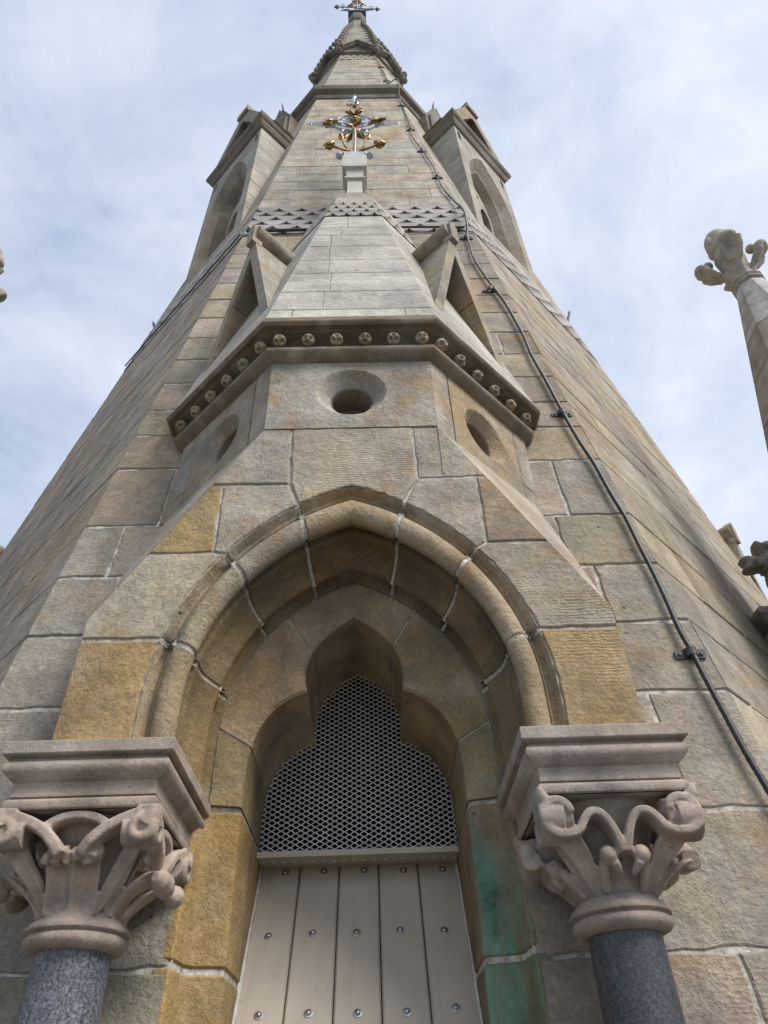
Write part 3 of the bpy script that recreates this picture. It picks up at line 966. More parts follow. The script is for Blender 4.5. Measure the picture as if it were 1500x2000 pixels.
for phi in P5:
    fr, Nf, Tf = octf(LX, YC, phi)
    scale_band(sb, fr, Nf, aP, 5.30, 5.80, 4, 4, .05, ((.42, .39, .35), (.39, .36, .335), (.40, .355, .325)))
sb.build('scale_band', MU, luc)

# -- steep gablets on the two diagonal sides
GA = .955
for sg in (-1, 1):
    fr, Nf, Tf = octf(LX, YC, sg * math.pi / 4)
    gb = MB()
    zb, za, hw = 3.13, 4.69, .385
    out = [(-hw, zb), (hw, zb), (0, za)]
    cp = .062
    zin = za - cp * 4.9
    inn = [(-hw + cp, zb), (hw - cp, zb), (0, zin)]
    gb.tint = jitc((.345, .315, .26))
    F_ = lambda P, n: [fr(t, n, z) for t, z in P]
    # coping front, its outer and inner flanks, recessed panel with pointed sinking
    o, i_ = gb.vs(F_(out, GA)), gb.vs(F_(inn, GA))
    gb.strip(o, i_, 0, True)
    ob = gb.vs(F_(out, .35)); gb.strip(o, ob, 0, True)
    gb.tint = jitc((.30, .265, .21))
    # the reveal is three stones high
    def edge(sgn, z): return sgn * (hw - cp) * (zin - z) / (zin - zb)
    for sgn in (-1, 1):
        zz = [zb, 3.52, 3.95, zin]
        for q in range(3):
            gb.tint = jitc((.30, .26, .205), .12)
            a, b = zz[q] + (.004 if q else 0), zz[q + 1] - .004
            gb.poly([fr(edge(sgn, a), GA - .001, a), fr(edge(sgn, b), GA - .001, b), fr(edge(sgn, b), GA - .21, b), fr(edge(sgn, a), GA - .21, a)])
            gb.tint = (.42, .40, .36)
            gb.poly([fr(edge(sgn, zb) + sgn * .004, GA - .003, zb), fr(0, GA - .003, zin + .02), fr(0, GA - .21, zin + .02), fr(edge(sgn, zb) + sgn * .004, GA - .21, zb)])
    gb.tint = jitc((.33, .285, .215))
    # panel with a pointed slot and two side slots, each sunk 6 cm
    bm = bmesh.new()
    def loop(P):
        vs_ = [bm.verts.new((t, z, 0)) for t, z in P]
        return [bm.edges.new((vs_[k], vs_[(k + 1) % len(vs_)])) for k in range(len(vs_))]
    holes = [[(-.05, 3.62), (.05, 3.62), (.055, 3.80), (.03, 3.95), (0, 4.06), (-.03, 3.95), (-.055, 3.80)],
             [(-.20, 3.22), (-.06, 3.22), (-.05, 3.36), (-.10, 3.52), (-.18, 3.36)],
             [(.06, 3.22), (.20, 3.22), (.18, 3.36), (.10, 3.52), (.05, 3.36)]]
    ed = loop([(-hw + cp, zb), (hw - cp, zb), (0, zin)])
    for hlp in holes: ed += loop(hlp)
    bmesh.ops.triangle_fill(bm, edges=ed, use_beauty=True)
    bm.verts.ensure_lookup_table()
    ids = [gb.vert(fr(v.co.x, GA - .20, v.co.y)) for v in bm.verts]
    for f in bm.faces:
        gb.face([ids[v.index] for v in f.verts])
    bm.free()
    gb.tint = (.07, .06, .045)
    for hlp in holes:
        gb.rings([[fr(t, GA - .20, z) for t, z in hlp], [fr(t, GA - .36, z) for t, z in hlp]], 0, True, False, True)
    go = gb.build('gablet', MS, luc)
    rr = MB(); rr.tint = (.27, .225, .165)
    zr = za + .0
    path = [fr(0, GA + .006, zr), fr(0, .80, zr), fr(0, .60, zr), fr(0, .42, zr)]
    rr.tube(path, .080, 24)
    rr.tint = jitc((.34, .30, .24))
    rr.rings([[fr(t, GA + .03, z) for t, z in ((-.035, za - .13), (.035, za - .13), (.04, za + .06), (0, za + .11), (-.04, za + .06))], [fr(t, GA - .05, z) for t, z in ((-.035, za - .13), (.035, za - .13), (.04, za + .06), (0, za + .11), (-.04, za + .06))]])
    child(go, 'ridge_roll', rr, MC, 40)

# -- pale pedestal of the cross
pd = MB(); pd.tint = (.5, .5, .46)
c_ = V((LX, YC, 0))
pd.square((LX, YC, 0), [(.13, 6.36), (.10, 6.5), (.080, 6.66), (.072, 6.76), (.072, 6.985), (.097, 6.99), (.099, 7.012), (.074, 7.018), (.088, 7.19), (.120, 7.20), (.124, 7.24), (.120, 7.25), (.123, 7.44), (.115, 7.47)])
pd.build('pedestal', M_LEAD, luc)

# ================================================================== columns
capital_boxes = []
def column(sg, name_label, granite, design):
    cx, cy = LX + sg * .72, 2.136
    t = thing('column', name_label, 'column', (cx, cy, -1.6), 'granite columns beside the plank door')
    sh = MB()
    sh.lathe((cx, cy, 0), [(.10, -1.6), (.10, -.5), (.098, .0), (.0955, .412)], 48)
    sh.build('shaft', granite, t, 40)
    rg = MB(); rg.tint = jitc(CAPP)
    rg.lathe((cx, cy, 0), [(.09, .396), (.108, .398), (.122, .404), (.129, .412), (.131, .421), (.127, .430), (.121, .434), (.124, .437), (.133, .440), (.134, .446), (.130, .453), (.112, .470), (.09, .49)], 56)
    rg.build('necking', MC, t, 40)
    ab = MB(); ab.tint = jitc(CAPP)
    ab.square((cx, cy, 0), [(.20, .700), (.197, .699), (.204, .704), (.207, .714), (.205, .724), (.197, .731), (.190, .732), (.190, .7345), (.196, .737), (.194, .755), (.196, .776), (.203, .779), (.212, .786), (.222, .796), (.2275, .806), (.2275, .816), (.222, .826), (.214, .831), (.2135, .838), (.233, .841), (.236, .8445), (.2355, .878), (.231, .881)], 2.47)
    ab.build('abacus', MC, t, 30)
    cp = MB(); cp.tint = jitc(CAPP, .03)
    X = lambda u, f, z: V((cx + u, cy - f, z))     # u lateral, f forward
    # bell
    cp.lathe((cx, cy, 0), [(.092, .455), (.096, .49), (.104, .53), (.112, .57), (.126, .62), (.145, .66), (.165, .70), (.16, .712)], 40)
    def rot(P, k):
        out = []
        for u, f, z in P:
            for _ in range(k): u, f = -f, u
            out.append(X(u, f, z))
        return out
    def ribbon(P, k, wu, th, n=6):
        """carved band following P: a squared bar, wu deep in the forward direction"""
        pts = [V(p) for p in catmull(P, n)]
        R = []
        m_ = len(pts)
        for i, p in enumerate(pts):
            d = pts[min(i + 1, m_ - 1)] - pts[max(i - 1, 0)]
            nrm = V((-d.z, 0, d.x))
            nrm = nrm.normalized() if nrm.length > 1e-6 else V((0, 0, 1))
            R.append(rot([tuple(p + nrm * (th * sx) + V((0, wu * sy, 0))) for sx, sy in ((-1, -1), (-1, .78), (-.75, 1), (.75, 1), (1, .78), (1, -1))], k))
        cp.rings(R)
    def stem(P, rs, k, n=6):
        pts = catmull(P, n)
        m_ = len(pts)
        rr_ = [np.interp(i / (m_ - 1), np.linspace(0, 1, len(rs)), rs) for i in range(m_)]
        cp.tube(rot([tuple(p) for p in pts], k), rr_, 10)
    def sheet(Ea, Eb, k, conc, th, n=5, m_=11):
        """leaf: lofted between two edges that rise from the neck, hollowed by conc(s, t)"""
        A, B = catmull(Ea, n), catmull(Eb, n)
        nv = len(A)
        front, back = [], []
        for i in range(nv):
            t = i / (nv - 1)
            ra, rb = [], []
            for j in range(m_):
                s_ = j / (m_ - 1)
                p = V(A[i]).lerp(V(B[i]), s_)
                ax = V((p.x, p.y, 0)).normalized()
                q = p - ax * conc(s_, t)
                ra.append(tuple(q)); rb.append(tuple(q - ax * th))
            front.append(cp.vs(rot(ra, k))); back.append(cp.vs(rot(rb, k)))
        for i in range(nv - 1):
            cp.strip(front[i], front[i + 1]); cp.strip(back[i], back[i + 1])
        cp.strip(front[0], back[0]); cp.strip(front[-1], back[-1])
        for j in (0, -1):
            cp.strip([r[j] for r in front], [r[j] for r in back])
    hol = lambda d: (lambda s_, t: d * math.sin(math.pi * s_) * (.35 + .65 * t))
    if design == 'scroll':
        for k in range(4):
            for s2 in (-1, 1):
                f = .180
                ec = (.163, .645)
                P = []
                for q in range(11):
                    a = rad(172 - q * 28)
                    r_q = .032 + .0020 * q
                    P.append((s2 * (ec[0] + r_q * math.cos(a)), f + .004, ec[1] + r_q * math.sin(a)))
                P += [(s2 * .116, f, .606), (s2 * .098, f - .003, .632), (s2 * .077, f - .006, .652), (s2 * .052, f - .010, .652), (s2 * .031, f - .014, .630), (s2 * .015, f - .018, .594), (s2 * .006, f - .028, .556)]
                ribbon(P, k, .032, .0115, 4)
                cp.ball(rot([(s2 * (ec[0] - .002), f + .006, ec[1] - .003)], k)[0], .0215, 14, 10)
                cp.tube(rot([(s2 * ec[0], f - .055, ec[1]), (s2 * ec[0], f - .014, ec[1])], k), .046, 16)
                # hollow leaf between the corner arris and its inner edge
                sheet([(s2 * .066, .072, .468), (s2 * .112, .114, .525), (s2 * .162, .164, .575), (s2 * .200, .200, .625)],
                      [(s2 * .040, .090, .468), (s2 * .064, .120, .520), (s2 * .092, .154, .572), (s2 * .116, .180, .600)], k, hol(.024), .022)
                # inner leaf of the middle stem
                sheet([(s2 * .042, .086, .468), (s2 * .050, .108, .52), (s2 * .055, .132, .560)],
                      [(s2 * .003, .088, .468), (s2 * .004, .104, .52), (s2 * .006, .124, .560)], k, hol(.012), .012)
                # buds
                stem([(s2 * .046, .092, .480), (s2 * .052, .120, .515), (s2 * .050, .142, .545)], [.009, .014, .017], k)
                cp.ball(rot([(s2 * .043, .160, .553)], k)[0], .0245, 14, 10)
                stem([(s2 * .034, .168, .536), (s2 * .024, .156, .522), (s2 * .016, .138, .512)], [.013, .011, .007], k)
            stem([(.192, .190, .672), (.206, .202, .695), (.212, .207, .716)], [.022, .017, .008], k)
        for k in (1, 3):
            sheet([(-.05, .09, .47), (-.075, .14, .52), (-.085, .20, .555)], [(.05, .09, .47), (.06, .14, .53), (.05, .215, .575)], k, hol(-.012), .03)
            cp.tube(rot([(-.075, .205, .560), (.045, .222, .580)], k), .028, 12)
            cp.ball(rot([(.02, .225, .60)], k)[0], .03, 12, 9)
    else:
        for k in range(4):
            f = .178
            for s2 in (-1, 1):
                P = [(s2 * .026, .168, .590), (s2 * .050, f, .622), (s2 * .085, f, .652), (s2 * .130, f + .002, .674), (s2 * .175, f + .005, .687), (s2 * .214, f + .012, .690)]
                ribbon(P, k, .030, .0145, 5)
                ctr = (s2 * .182, .643)
                ring = [(ctr[0] + .025 * math.cos(rad(a)), f + .034, ctr[1] + .025 * math.sin(rad(a))) for a in range(0, 361, 20)]
                cp.tube(rot(ring, k), .0135, 9)
                cp.tube(rot([(ctr[0], f - .05, ctr[1]), (ctr[0], f + .012, ctr[1])], k), .036, 16)
                cp.tube(rot([(ctr[0], f + .0, ctr[1]), (ctr[0], f + .034, ctr[1])], k), [.0375, .034], 16)
                # corner leaf
                sheet([(s2 * .066, .072, .466), (s2 * .110, .112, .525), (s2 * .158, .160, .580), (s2 * .198, .196, .635)],
                      [(s2 * .052, .090, .466), (s2 * .080, .118, .525), (s2 * .115, .150, .580), (s2 * .150, .178, .632)], k, hol(.014), .026)
                stem([(s2 * .205, f + .01, .655), (s2 * .211, f + .022, .68), (s2 * .216, f + .026, .70)], [.026, .017, .008], k)
            # broken middle leaf with two flutes
            sheet([(-.058, .082, .468), (-.060, .104, .53), (-.066, .138, .598)], [(.058, .082, .468), (.060, .104, .53), (.066, .138, .598)], k,
                  lambda s_, t: -.022 + .026 * abs(math.sin(2 * math.pi * s_)) * min(1, 4 * t), .03, 5, 25)
            for q in range(13):
                u = -.066 + .011 * q
                cp.box(rot([(u, .152 + rnd.uniform(-.006, .012), .596 + rnd.uniform(-.010, .012))], k)[0], .020, .028, .026, 0, Matrix.Rotation(rnd.uniform(-.6, .6), 3, 'Y') @ Matrix.Rotation(rnd.uniform(-.5, .5), 3, 'X'))
            ribbon([(-.088, .168, .658), (-.05, .172, .680), (0, .174, .688), (.05, .172, .680), (.088, .168, .658)], k, .024, .012, 5)
        for k in (1, 3):
            for s2 in (-1, 1):
                sheet([(s2 * .015, .095, .47), (s2 * .022, .14, .525), (s2 * .020, .205, .555), (s2 * .022, .232, .545)],
                      [(s2 * .070, .085, .47), (s2 * .088, .13, .525), (s2 * .100, .195, .568), (s2 * .104, .222, .560)], k, hol(-.014), .024)
                cp.tube(rot([(s2 * .012, .214, .540), (s2 * .035, .220, .538), (s2 * .062, .222, .543), (s2 * .088, .218, .548), (s2 * .108, .208, .552)], k), [.014, .026, .030, .026, .014], 12)
    co = cp.build('capital', MC_L if sg < 0 else MC_R, t, None)
    rm = co.modifiers.new('carve', 'REMESH'); rm.mode = 'VOXEL'; rm.voxel_size = .0036; rm.use_smooth_shade = True
    smd = co.modifiers.new('soften', 'SMOOTH'); smd.factor = .5; smd.iterations = 1
    return t
column(-1, 'blue-grey granite column left of the door, its capital carved with a broken leaf and ringed corner volutes', M_GRAN_L, 'volute')
column(1, 'darker granite column right of the door, its capital carved with double scrolls and buds', M_GRAN_D, 'scroll')

# ================================================================== plank door, leaning back
dt, db = V((LX, 3.00, .832)), V((LX, 2.665, .29))
dd = (db - dt).normalized()
dn = V((0, dd.z, -dd.y)).normalized()
if dn.y > 0: dn = -dn
DLEN = 1.15
door = thing('plank_door', 'taupe painted board door with studs under the trefoil arch', 'door', tuple(dt + dd * DLEN))
wd = .384
for i in range(5):
    x0 = -wd + 2 * wd * i / 5; x1 = -wd + 2 * wd * (i + 1) / 5
    mb = MB()
    g0 = .0016; c = .007
    prof = [(x0 + g0, -.03), (x0 + g0, -.009), (x0 + g0 + c * .6, -.002), (x0 + g0 + c, 0), (x1 - g0 - c, 0), (x1 - g0 - c * .6, -.002), (x1 - g0, -.009), (x1 - g0, -.03)]
    mb.rings([[dt + V((x, 0, 0)) + dn * d + dd * s_ for x, d in prof] for s_ in (-.02, DLEN)])
    mb.build('plank', M_PAINT, door)
# screws
for row, (dist, fx) in enumerate(((.028, .63), (.31, .47), (.605, .5), (.86, .5))):
    for i in range(5):
        xx = -wd + 2 * wd * (i + fx + rnd.uniform(-.02, .02)) / 5
        c0 = dt + V((xx, 0, 0)) + dd * (dist + rnd.uniform(-.006, .006))
        Rm = dn.to_track_quat('Z', 'Y').to_matrix()
        mb = MB()
        rr_ = [[c0 + Rm @ V((r_q * math.cos(2 * math.pi * j / 16), r_q * math.sin(2 * math.pi * j / 16), z_q)) for j in range(16)] for r_q, z_q in ((.0145, 0), (.0145, .0022), (.010, .003), (.0085, .003), (.0082, .0055), (.006, .0085), (.003, .0098))]
        mb.rings(rr_)
        mb.build('screw', M_STEEL, door, 50)
tr = MB()
tr.box((LX, 2.955, .8425), .764, .19, .021)
tr.build('transom', M_PAINT, door)
for sg in (-1, 1):
    mb = MB(); ps = []
    for q in range(30):
        s_ = .0 + DLEN * q / 29
        wv = .007 + rnd.uniform(-.002, .002)
        c0 = dt + V((sg * (.383), 0, 0)) + dd * s_ + dn * .004
        ps.append([c0 + V((-sg * wv, 0, 0)), c0 + V((-sg * wv * .5, 0, 0)) + dn * .006, c0 + V((sg * .004, 0, 0)) + dn * (.010 + rnd.uniform(0, .003)), c0 + V((sg * .004, 0, 0)) - dn * .02])
    mb.rings(ps)
    mb.build('sealant', M_SEAL, door, 50)
# near-black box behind the grille: unlit depth put into its colour
vb = MB()
vb.box((LX, 3.75, .9), 1.3, 1.1, 2.4)
for k, f in enumerate(list(vb.f)):
    pass
vo = vb.build('shade_box', MD, luc)
gr = MB()
LWD, SWD = .0385, .0212
yg = 2.925
nx, nz = int(.84 / LWD) + 1, int(.85 / SWD) + 1
def strand(a, b, w=.005, th=.0018):
    yv_ = V((0, 1, 0))
    d = (b - a).normalized(); s_ = V((0, 1, 0)).cross(d).normalized()
    if s_.z < 0: s_ = -s_
    wv = s_ * .74 + yv_ * .67           # the strands of expanded metal lie tilted to the sheet
    nv = s_ * .67 - yv_ * .74
    R = [[p + wv * w / 2 + nv * th / 2, p + wv * w / 2 - nv * th / 2, p - wv * w / 2 - nv * th / 2, p - wv * w / 2 + nv * th / 2] for p in (a, b)]
    gr.rings(R, 0, True, False, False)
for i in range(nx):
    for j in range(nz):
        x0 = LX - .42 + i * LWD; z0 = .83 + j * SWD
        cx_, cz_ = x0 + LWD / 2, z0 + SWD / 2
        if z0 > 1.72: continue
        bl = LWD * .05
        L0, R0 = V((x0 + bl, yg, cz_)), V((x0 + LWD - bl, yg, cz_))
        for zz in (z0, z0 + SWD):
            strand(L0, V((cx_ - bl, yg - .002, zz))); strand(V((cx_ + bl, yg - .002, zz)), R0)
        strand(V((x0 - bl, yg, cz_)), L0, .006)
        strand(V((cx_ - bl, yg - .002, z0)), V((cx_ + bl, yg - .002, z0)), .006)
grille = gr.build('mesh_grille', M_ZINC)
tag(grille, 'expanded metal diamond grille filling the trefoil opening over the door', 'grille')

# ================================================================== wrought cross on the spirelet
def leaf(mb, base, d, side, Ln, Wd, bend=.15, th=.010):
    """three-lobed leaf, slightly cupped"""
    d = V(d).normalized(); side = V(side); side = (side - d * side.dot(d)).normalized(); n_ = d.cross(side)
    prof = [(0, .10), (.10, .34), (.22, .52), (.36, .50), (.46, .36), (.56, .44), (.70, .34), (.86, .16), (1.0, .0)]
    rows = []
    for t, wv in prof:
        c = V(base) + d * Ln * t + n_ * (bend * Ln * (t * t))
        rows.append([c - side * Wd * wv + n_ * .12 * Wd, c - side * Wd * wv * .45, c + n_ * .02, c + side * Wd * wv * .45, c + side * Wd * wv + n_ * .12 * Wd])
    top = [mb.vs(r) for r in rows]
    bot = [mb.vs([p - n_ * th for p in r]) for r in rows]
    for a, b in zip(top, top[1:]): mb.strip(a, b)
    for a, b in zip(bot, bot[1:]): mb.strip(a, b)
    mb.strip([r[0] for r in top], [r[0] for r in bot]); mb.strip([r[-1] for r in top], [r[-1] for r in bot])

def blade(mb, P0, d, Ln, Wd, th=.03):
    """spear blade: widens then runs to a point"""
    d = V(d).normalized(); y = V((0, 1, 0)); s_ = d.cross(y).normalized()
    R = []
    for t, wv in ((0, .35), (.12, .9), (.30, 1), (.62, .62), (.80, .50), (.82, .75), (.90, .4), (1, .04)):
        c = V(P0) + d * Ln * t
        R.append([c + s_ * Wd * wv, c + y * th * wv, c - s_ * Wd * wv, c - y * th * wv])
    mb.rings(R)

def build_cross(label):
    t = thing('wrought_cross', label, 'cross', (LX, YC, 7.47), 'wrought crosses on the lucarne spirelets')
    X = lambda x, y, z: V((LX + x, YC + y, z))
    b = MB(); b.square((LX, YC, 0), [(.108, 7.46), (.108, 7.58), (.09, 7.61), (.035, 7.64)])
    b.box(X(0, 0, 8.0), .045, .05, .9)
    b.box(X(0, 0, 8.95), .04, .045, .55)
    b.box(X(0, 0, 8.65), .62, .04, .05)
    b.build('post', M_GREY, t)
    for sg in (-1, 1):
        m_ = MB(); m_.ball(X(sg * .16, -.02, 7.70), .04, 10, 7); m_.ball(X(sg * .10, -.03, 7.70), .035)
        m_.tube([X(sg * .1, -.02, 7.7), X(sg * .19, -.02, 7.72)], .03, 8)
        m_.build('boss', M_GREY, t, 50)
    rg = MB()
    rg.tube([X(.225 * math.cos(a), 0, 8.64 + .225 * math.sin(a)) for a in np.linspace(0, 2 * math.pi, 49)], .020, 8)
    rg.tube([X(.145 * math.cos(a), -.01, 8.64 + .145 * math.sin(a)) for a in np.linspace(0, 2 * math.pi, 49)], .011, 8)
    for sx in (-1, 1):
        for sz in (-1, 1):
            rg.tube([X(sx * (.085 + .055 * math.cos(a)), -.015, 8.64 + sz * (.08 + .045 * math.sin(a))) for a in np.linspace(0, 2 * math.pi, 25)], .009, 6)
        rg.tube([X(sx * (.09 + .045 * math.cos(a)), -.02, 8.36 + .045 * math.sin(a)) for a in np.linspace(-2.5, 3.2, 25)], .012, 6)
    rg.build('ring', M_GREY, t, 50)
    for sg in (-1, 1):
        a = MB(); blade(a, X(sg * .25, 0, 8.64), (sg, 0, 0), .29, .065)
        a.box(X(sg * .245, 0, 8.66), .05, .07, .11)
        a.build('arm_blade', M_GREY, t)
        l = MB()
        leaf(l, X(sg * .23, -.03, 8.62), (sg, -.1, -.25), (0, 0, 1), .13, .065)
        leaf(l, X(sg * .23, .02, 8.66), (sg, .1, .30), (0, .3, 1), .11, .055)
        leaf(l, X(sg * .26, -.04, 8.58), (sg * .8, -.5, -.5), (0, 1, .4), .09, .055)
        l.box(X(sg * .21, -.02, 8.64), .05, .07, .08)
        l.build('arm_leaf', M_GOLD, t)
    tp = MB(); blade(tp, X(0, 0, 9.18), (0, 0, 1), .40, .05)
    for k in range(4):
        a = k * math.pi / 2 + .5
        leaf(tp, X(0, 0, 9.14), (math.cos(a), math.sin(a), .25), (0, 0, 1), .10, .05)
    tp.box(X(0, 0, 9.37), .15, .012, .012)
    tp.build('top_spear', M_GREY, t)
    l = MB()
    l.box(X(-.035, -.02, 9.0), .03, .05, .22); l.box(X(.035, -.02, 9.0), .03, .05, .22); l.box(X(0, -.02, 9.1), .10, .05, .04)
    for sg in (-1, 1):
        leaf(l, X(sg * .02, -.03, 8.86), (sg, -.2, .35), (0, 1, .3), .09, .05)
    l.build('top_leaf', M_GOLD, t)
    for sg in (-1, 1):
        l = MB(); leaf(l, X(sg * .01, -.05, 8.72), (sg * .5, -.8, .25), (1, 0, .4), .08, .05)
        l.build('middle_leaf', M_GOLD, t)
    ro = MB(); ro.ball(X(0, -.05, 8.66), .028, 12, 8)
    for k in range(6):
        a = k * math.pi / 3
        ro.ball(X(.04 * math.cos(a), -.045, 8.66 + .04 * math.sin(a)), .019, 8, 6)
    ro.build('rosette', M_GOLD, t, 50)
    lo = MB()
    lo.tube(catmull([X(0, -.05, 7.66), X(.005, -.06, 8.0), X(.0, -.07, 8.25), X(-.05, -.08, 8.38)]), .013, 8)
    lo.tube(catmull([X(.0, -.07, 8.2), X(.03, -.08, 8.3), X(.055, -.08, 8.38)]), .010, 8)
    for sg in (-1, 1):
        leaf(lo, X(0, -.05, 8.42), (sg * .7, -.6, -.75), (sg, 0, .5), .14, .08)
        leaf(lo, X(0, .03, 8.44), (sg * .8, .4, -.6), (sg, 0, .5), .13, .075)
    lo.build('stem_leaf', M_GOLD, t)
    for sg in (-1, 1):
        s_ = MB()
        s_.tube(catmull([X(sg * .06, -.10, 7.62), X(sg * .18, -.14, 7.60), X(sg * .24, -.15, 7.68), X(sg * .21, -.14, 7.76)]), [.013] * 13 + [.010] * 6, 8)
        leaf(s_, X(sg * .22, -.14, 7.62), (sg * .8, -.35, -.45), (0, 1, .2), .12, .075)
        leaf(s_, X(sg * .20, -.12, 7.76), (sg, .1, .12), (0, 1, .2), .13, .065)
        s_.tube(catmull([X(sg * .02, -.06, 7.66), X(sg * .10, -.08, 7.80), X(sg * .13, -.09, 8.0)]), .012, 7)
        leaf(s_, X(sg * .13, -.09, 7.94), (sg * .25, -.25, 1), (1, 0, 0), .13, .06)
        leaf(s_, X(sg * .12, -.09, 7.98), (-sg * .5, -.25, .8), (1, 0, 0), .10, .05)
        s_.build('scroll_leaf', M_GOLD, t)
    return t
cross = build_cross('gilded and grey wrought iron cross with leaf scrolls on the pale pedestal before the spire')

# ================================================================== copies on the two side faces (only their tips show)
def copy_tree(o, parent=None):
    c = o.copy(); COL.objects.link(c)
    if parent is not None:
        c.parent = parent
        c.matrix_parent_inverse = o.matrix_parent_inverse.copy()
    for ch in list(o.children):
        copy_tree(ch, c)
    return c
def around(o, ang, dz, label):
    c = copy_tree(o)
    d = o.location - V((0, L_, 0))
    d2 = Matrix.Rotation(ang, 3, 'Z') @ V((d.x, d.y, 0))
    c.location = V((d2.x, L_ + d2.y, o.location.z + dz))
    c.rotation_euler = (0, 0, ang)
    c['label'] = label
    return c
around(luc, math.pi / 2, -.47, 'stone lucarne round the right flank of the spire, just a gablet end showing')
around(cross, math.pi / 2, -.40, 'wrought cross beyond the right edge of the spire with just an arm tip showing')
around(cross, -math.pi / 2, -.40, 'wrought cross beyond the left edge of the spire with just an arm tip showing')
around(luc, -math.pi / 2, -.47, 'stone lucarne on the left flank of the spire, hidden behind its edge')

# ================================================================== big dormers on the diagonal faces
def dormer(sg, label):
    def F(t, n, z):
        return V((sg * H * (n + t), L_ + H * (t - n), z))
    NF = V((sg * H, -H, 0)); TF = V((sg * H, H, 0))
    t_ = thing('spire_dormer', label, 'dormer', tuple(F(0, 2.42, 7.6)), 'gabled dormers high on the spire')
    ND, HW, ZB_, ZE, ZA = 2.42, .56, 7.44, 10.55, 12.05
    mb = MB(); mm = MB()
    mb.tint = (.37, .335, .275)
    # pointed opening outline
    def pointed(hw, zs, za, zb, n=9):
        P = [(-hw, zb), (hw, zb)]
        rise = za - zs
        e = (rise * rise - hw * hw) / (2 * hw)
        R = hw + e
        th = math.acos(e / R)
        arc = [(-e + R * math.cos(th * i / n), zs + R * math.sin(th * i / n)) for i in range(n + 1)]
        P += arc
        P += [(-x, z) for x, z in arc[::-1][1:]]
        return P
    o1 = pointed(.43, 9.05, 10.24, 7.72); o2 = pointed(.345, 9.05, 10.05, 7.80); o3 = pointed(.31, 9.05, 9.98, 7.82); o4 = pointed(.255, 9.05, 9.84, 7.86)
    bm = bmesh.new()
    def loop(P):
        vs_ = [bm.verts.new((x, z, 0)) for x, z in P]
        return [bm.edges.new((vs_[k], vs_[(k + 1) % len(vs_)])) for k in range(len(vs_))]
    slots = [[(s_ * .47 + dx_, z) for dx_, z in ((-.03, 10.1), (.03, 10.1), (.035, 10.28), (0, 10.40), (-.035, 10.28))] for s_ in (-1, 1)]
    ed = loop([(-HW, ZB_), (HW, ZB_), (HW, ZE), (-HW, ZE)]) + loop(o1)
    for q in slots: ed += loop(q)
    bmesh.ops.triangle_fill(bm, edges=ed, use_beauty=True)
    ids = [mb.vert(F(v.co.x, ND, v.co.y)) for v in bm.verts]
    bm.verts.index_update()
    for f in bm.faces: mb.face([ids[v.index] for v in f.verts])
    bm.free()
    for q in slots:
        mb.rings([[F(x, ND, z) for x, z in q], [F(x, ND - .12, z) for x, z in q]], 0, True, False, True)
    # coursed side walls
    for s_ in (-1, 1):
        zs = [7.4 + .35 * i for i in range(9)] + [ZE]
        for z0, z1 in zip(zs, zs[1:]):
            nb0, nb1 = aS(z0) - .3, aS(z1) - .3
            mb.tint = pick(*UPC)
            x = s_ * HW
            q = [F(x, ND, z0), F(x, nb0, z0), F(x, nb1, z1), F(x, ND, z1)]
            nrm = TF * s_
            if (q[1] - q[0]).cross(q[2] - q[1]).dot(nrm) < 0: q = q[::-1]
            stone(mb, q, nrm, .008, .003, .03)
            mm.poly([p - nrm * .004 for p in q])
    # opening orders, coursed reveals
    tints = [(.285, .235, .175), (.16, .13, .10), (.235, .19, .14), (.15, .12, .09)]  # orders tinted darker than the wall: recess shade put into the colour
    seq = [(o1, ND), (o2, ND - .10), (o3, ND - .11), (o4, ND - .22), (o4, ND - .26)]
    for k in range(4):
        (pa, na), (pb, nb) = seq[k], seq[k + 1]
        m_ = len(pa)
        for i in range(m_):
            j = (i + 1) % m_
            zlo, zhi = min(pa[i][1], pa[j][1]), max(pa[i][1], pa[j][1])
            parts = max(1, int((zhi - zlo) / .4))
            for q in range(parts):
                ta, tb = q / parts, (q + 1) / parts
                mb.tint = jitc(tints[k], .14)
                L2 = lambda P, tt: (P[i][0] + (P[j][0] - P[i][0]) * tt, P[i][1] + (P[j][1] - P[i][1]) * tt)
                a, b = L2(pa, ta), L2(pa, tb); c, d = L2(pb, tb), L2(pb, ta)
                mb.poly([F(a[0], na, a[1]), F(b[0], na, b[1]), F(c[0], nb, c[1]), F(d[0], nb, d[1])])
    mb.build('front_wall', MU, t_)
    # tracery: two lancets with a black sheet standing for the unlit depth
    tr = MB(); tr.tint = (.40, .355, .285)
    bm = bmesh.new()
    lanc = []
    for cx_ in (-.125, .125):
        lanc.append([(cx_ + x, z) for x, z in pointed(.095, 9.0, 9.28, 7.95, 5)])
    ci = [(.075 * math.cos(a), 9.52 + .075 * math.sin(a)) for a in np.linspace(0, 2 * math.pi, 17)[:-1]]
    ed = loop(o4)
    for q in lanc + [ci]: ed += loop(q)
    bmesh.ops.triangle_fill(bm, edges=ed, use_beauty=True)
    bm.verts.index_update()
    ids = [tr.vert(F(v.co.x, ND - .22, v.co.y)) for v in bm.verts]
    for f in bm.faces: tr.face([ids[v.index] for v in f.verts])
    bm.free()
    for q in lanc + [ci]:
        tr.rings([[F(x, ND - .22, z) for x, z in q], [F(x, ND - .30, z) for x, z in q]], 0, True, False, False)
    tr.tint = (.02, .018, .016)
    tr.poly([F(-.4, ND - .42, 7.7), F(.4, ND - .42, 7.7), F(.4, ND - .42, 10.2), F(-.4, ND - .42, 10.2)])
    tr.build('tracery', MU, t_)
    # eaves cornice round front and sides, gable and roof
    cc = MB(); cc.tint = (.17, .145, .115)
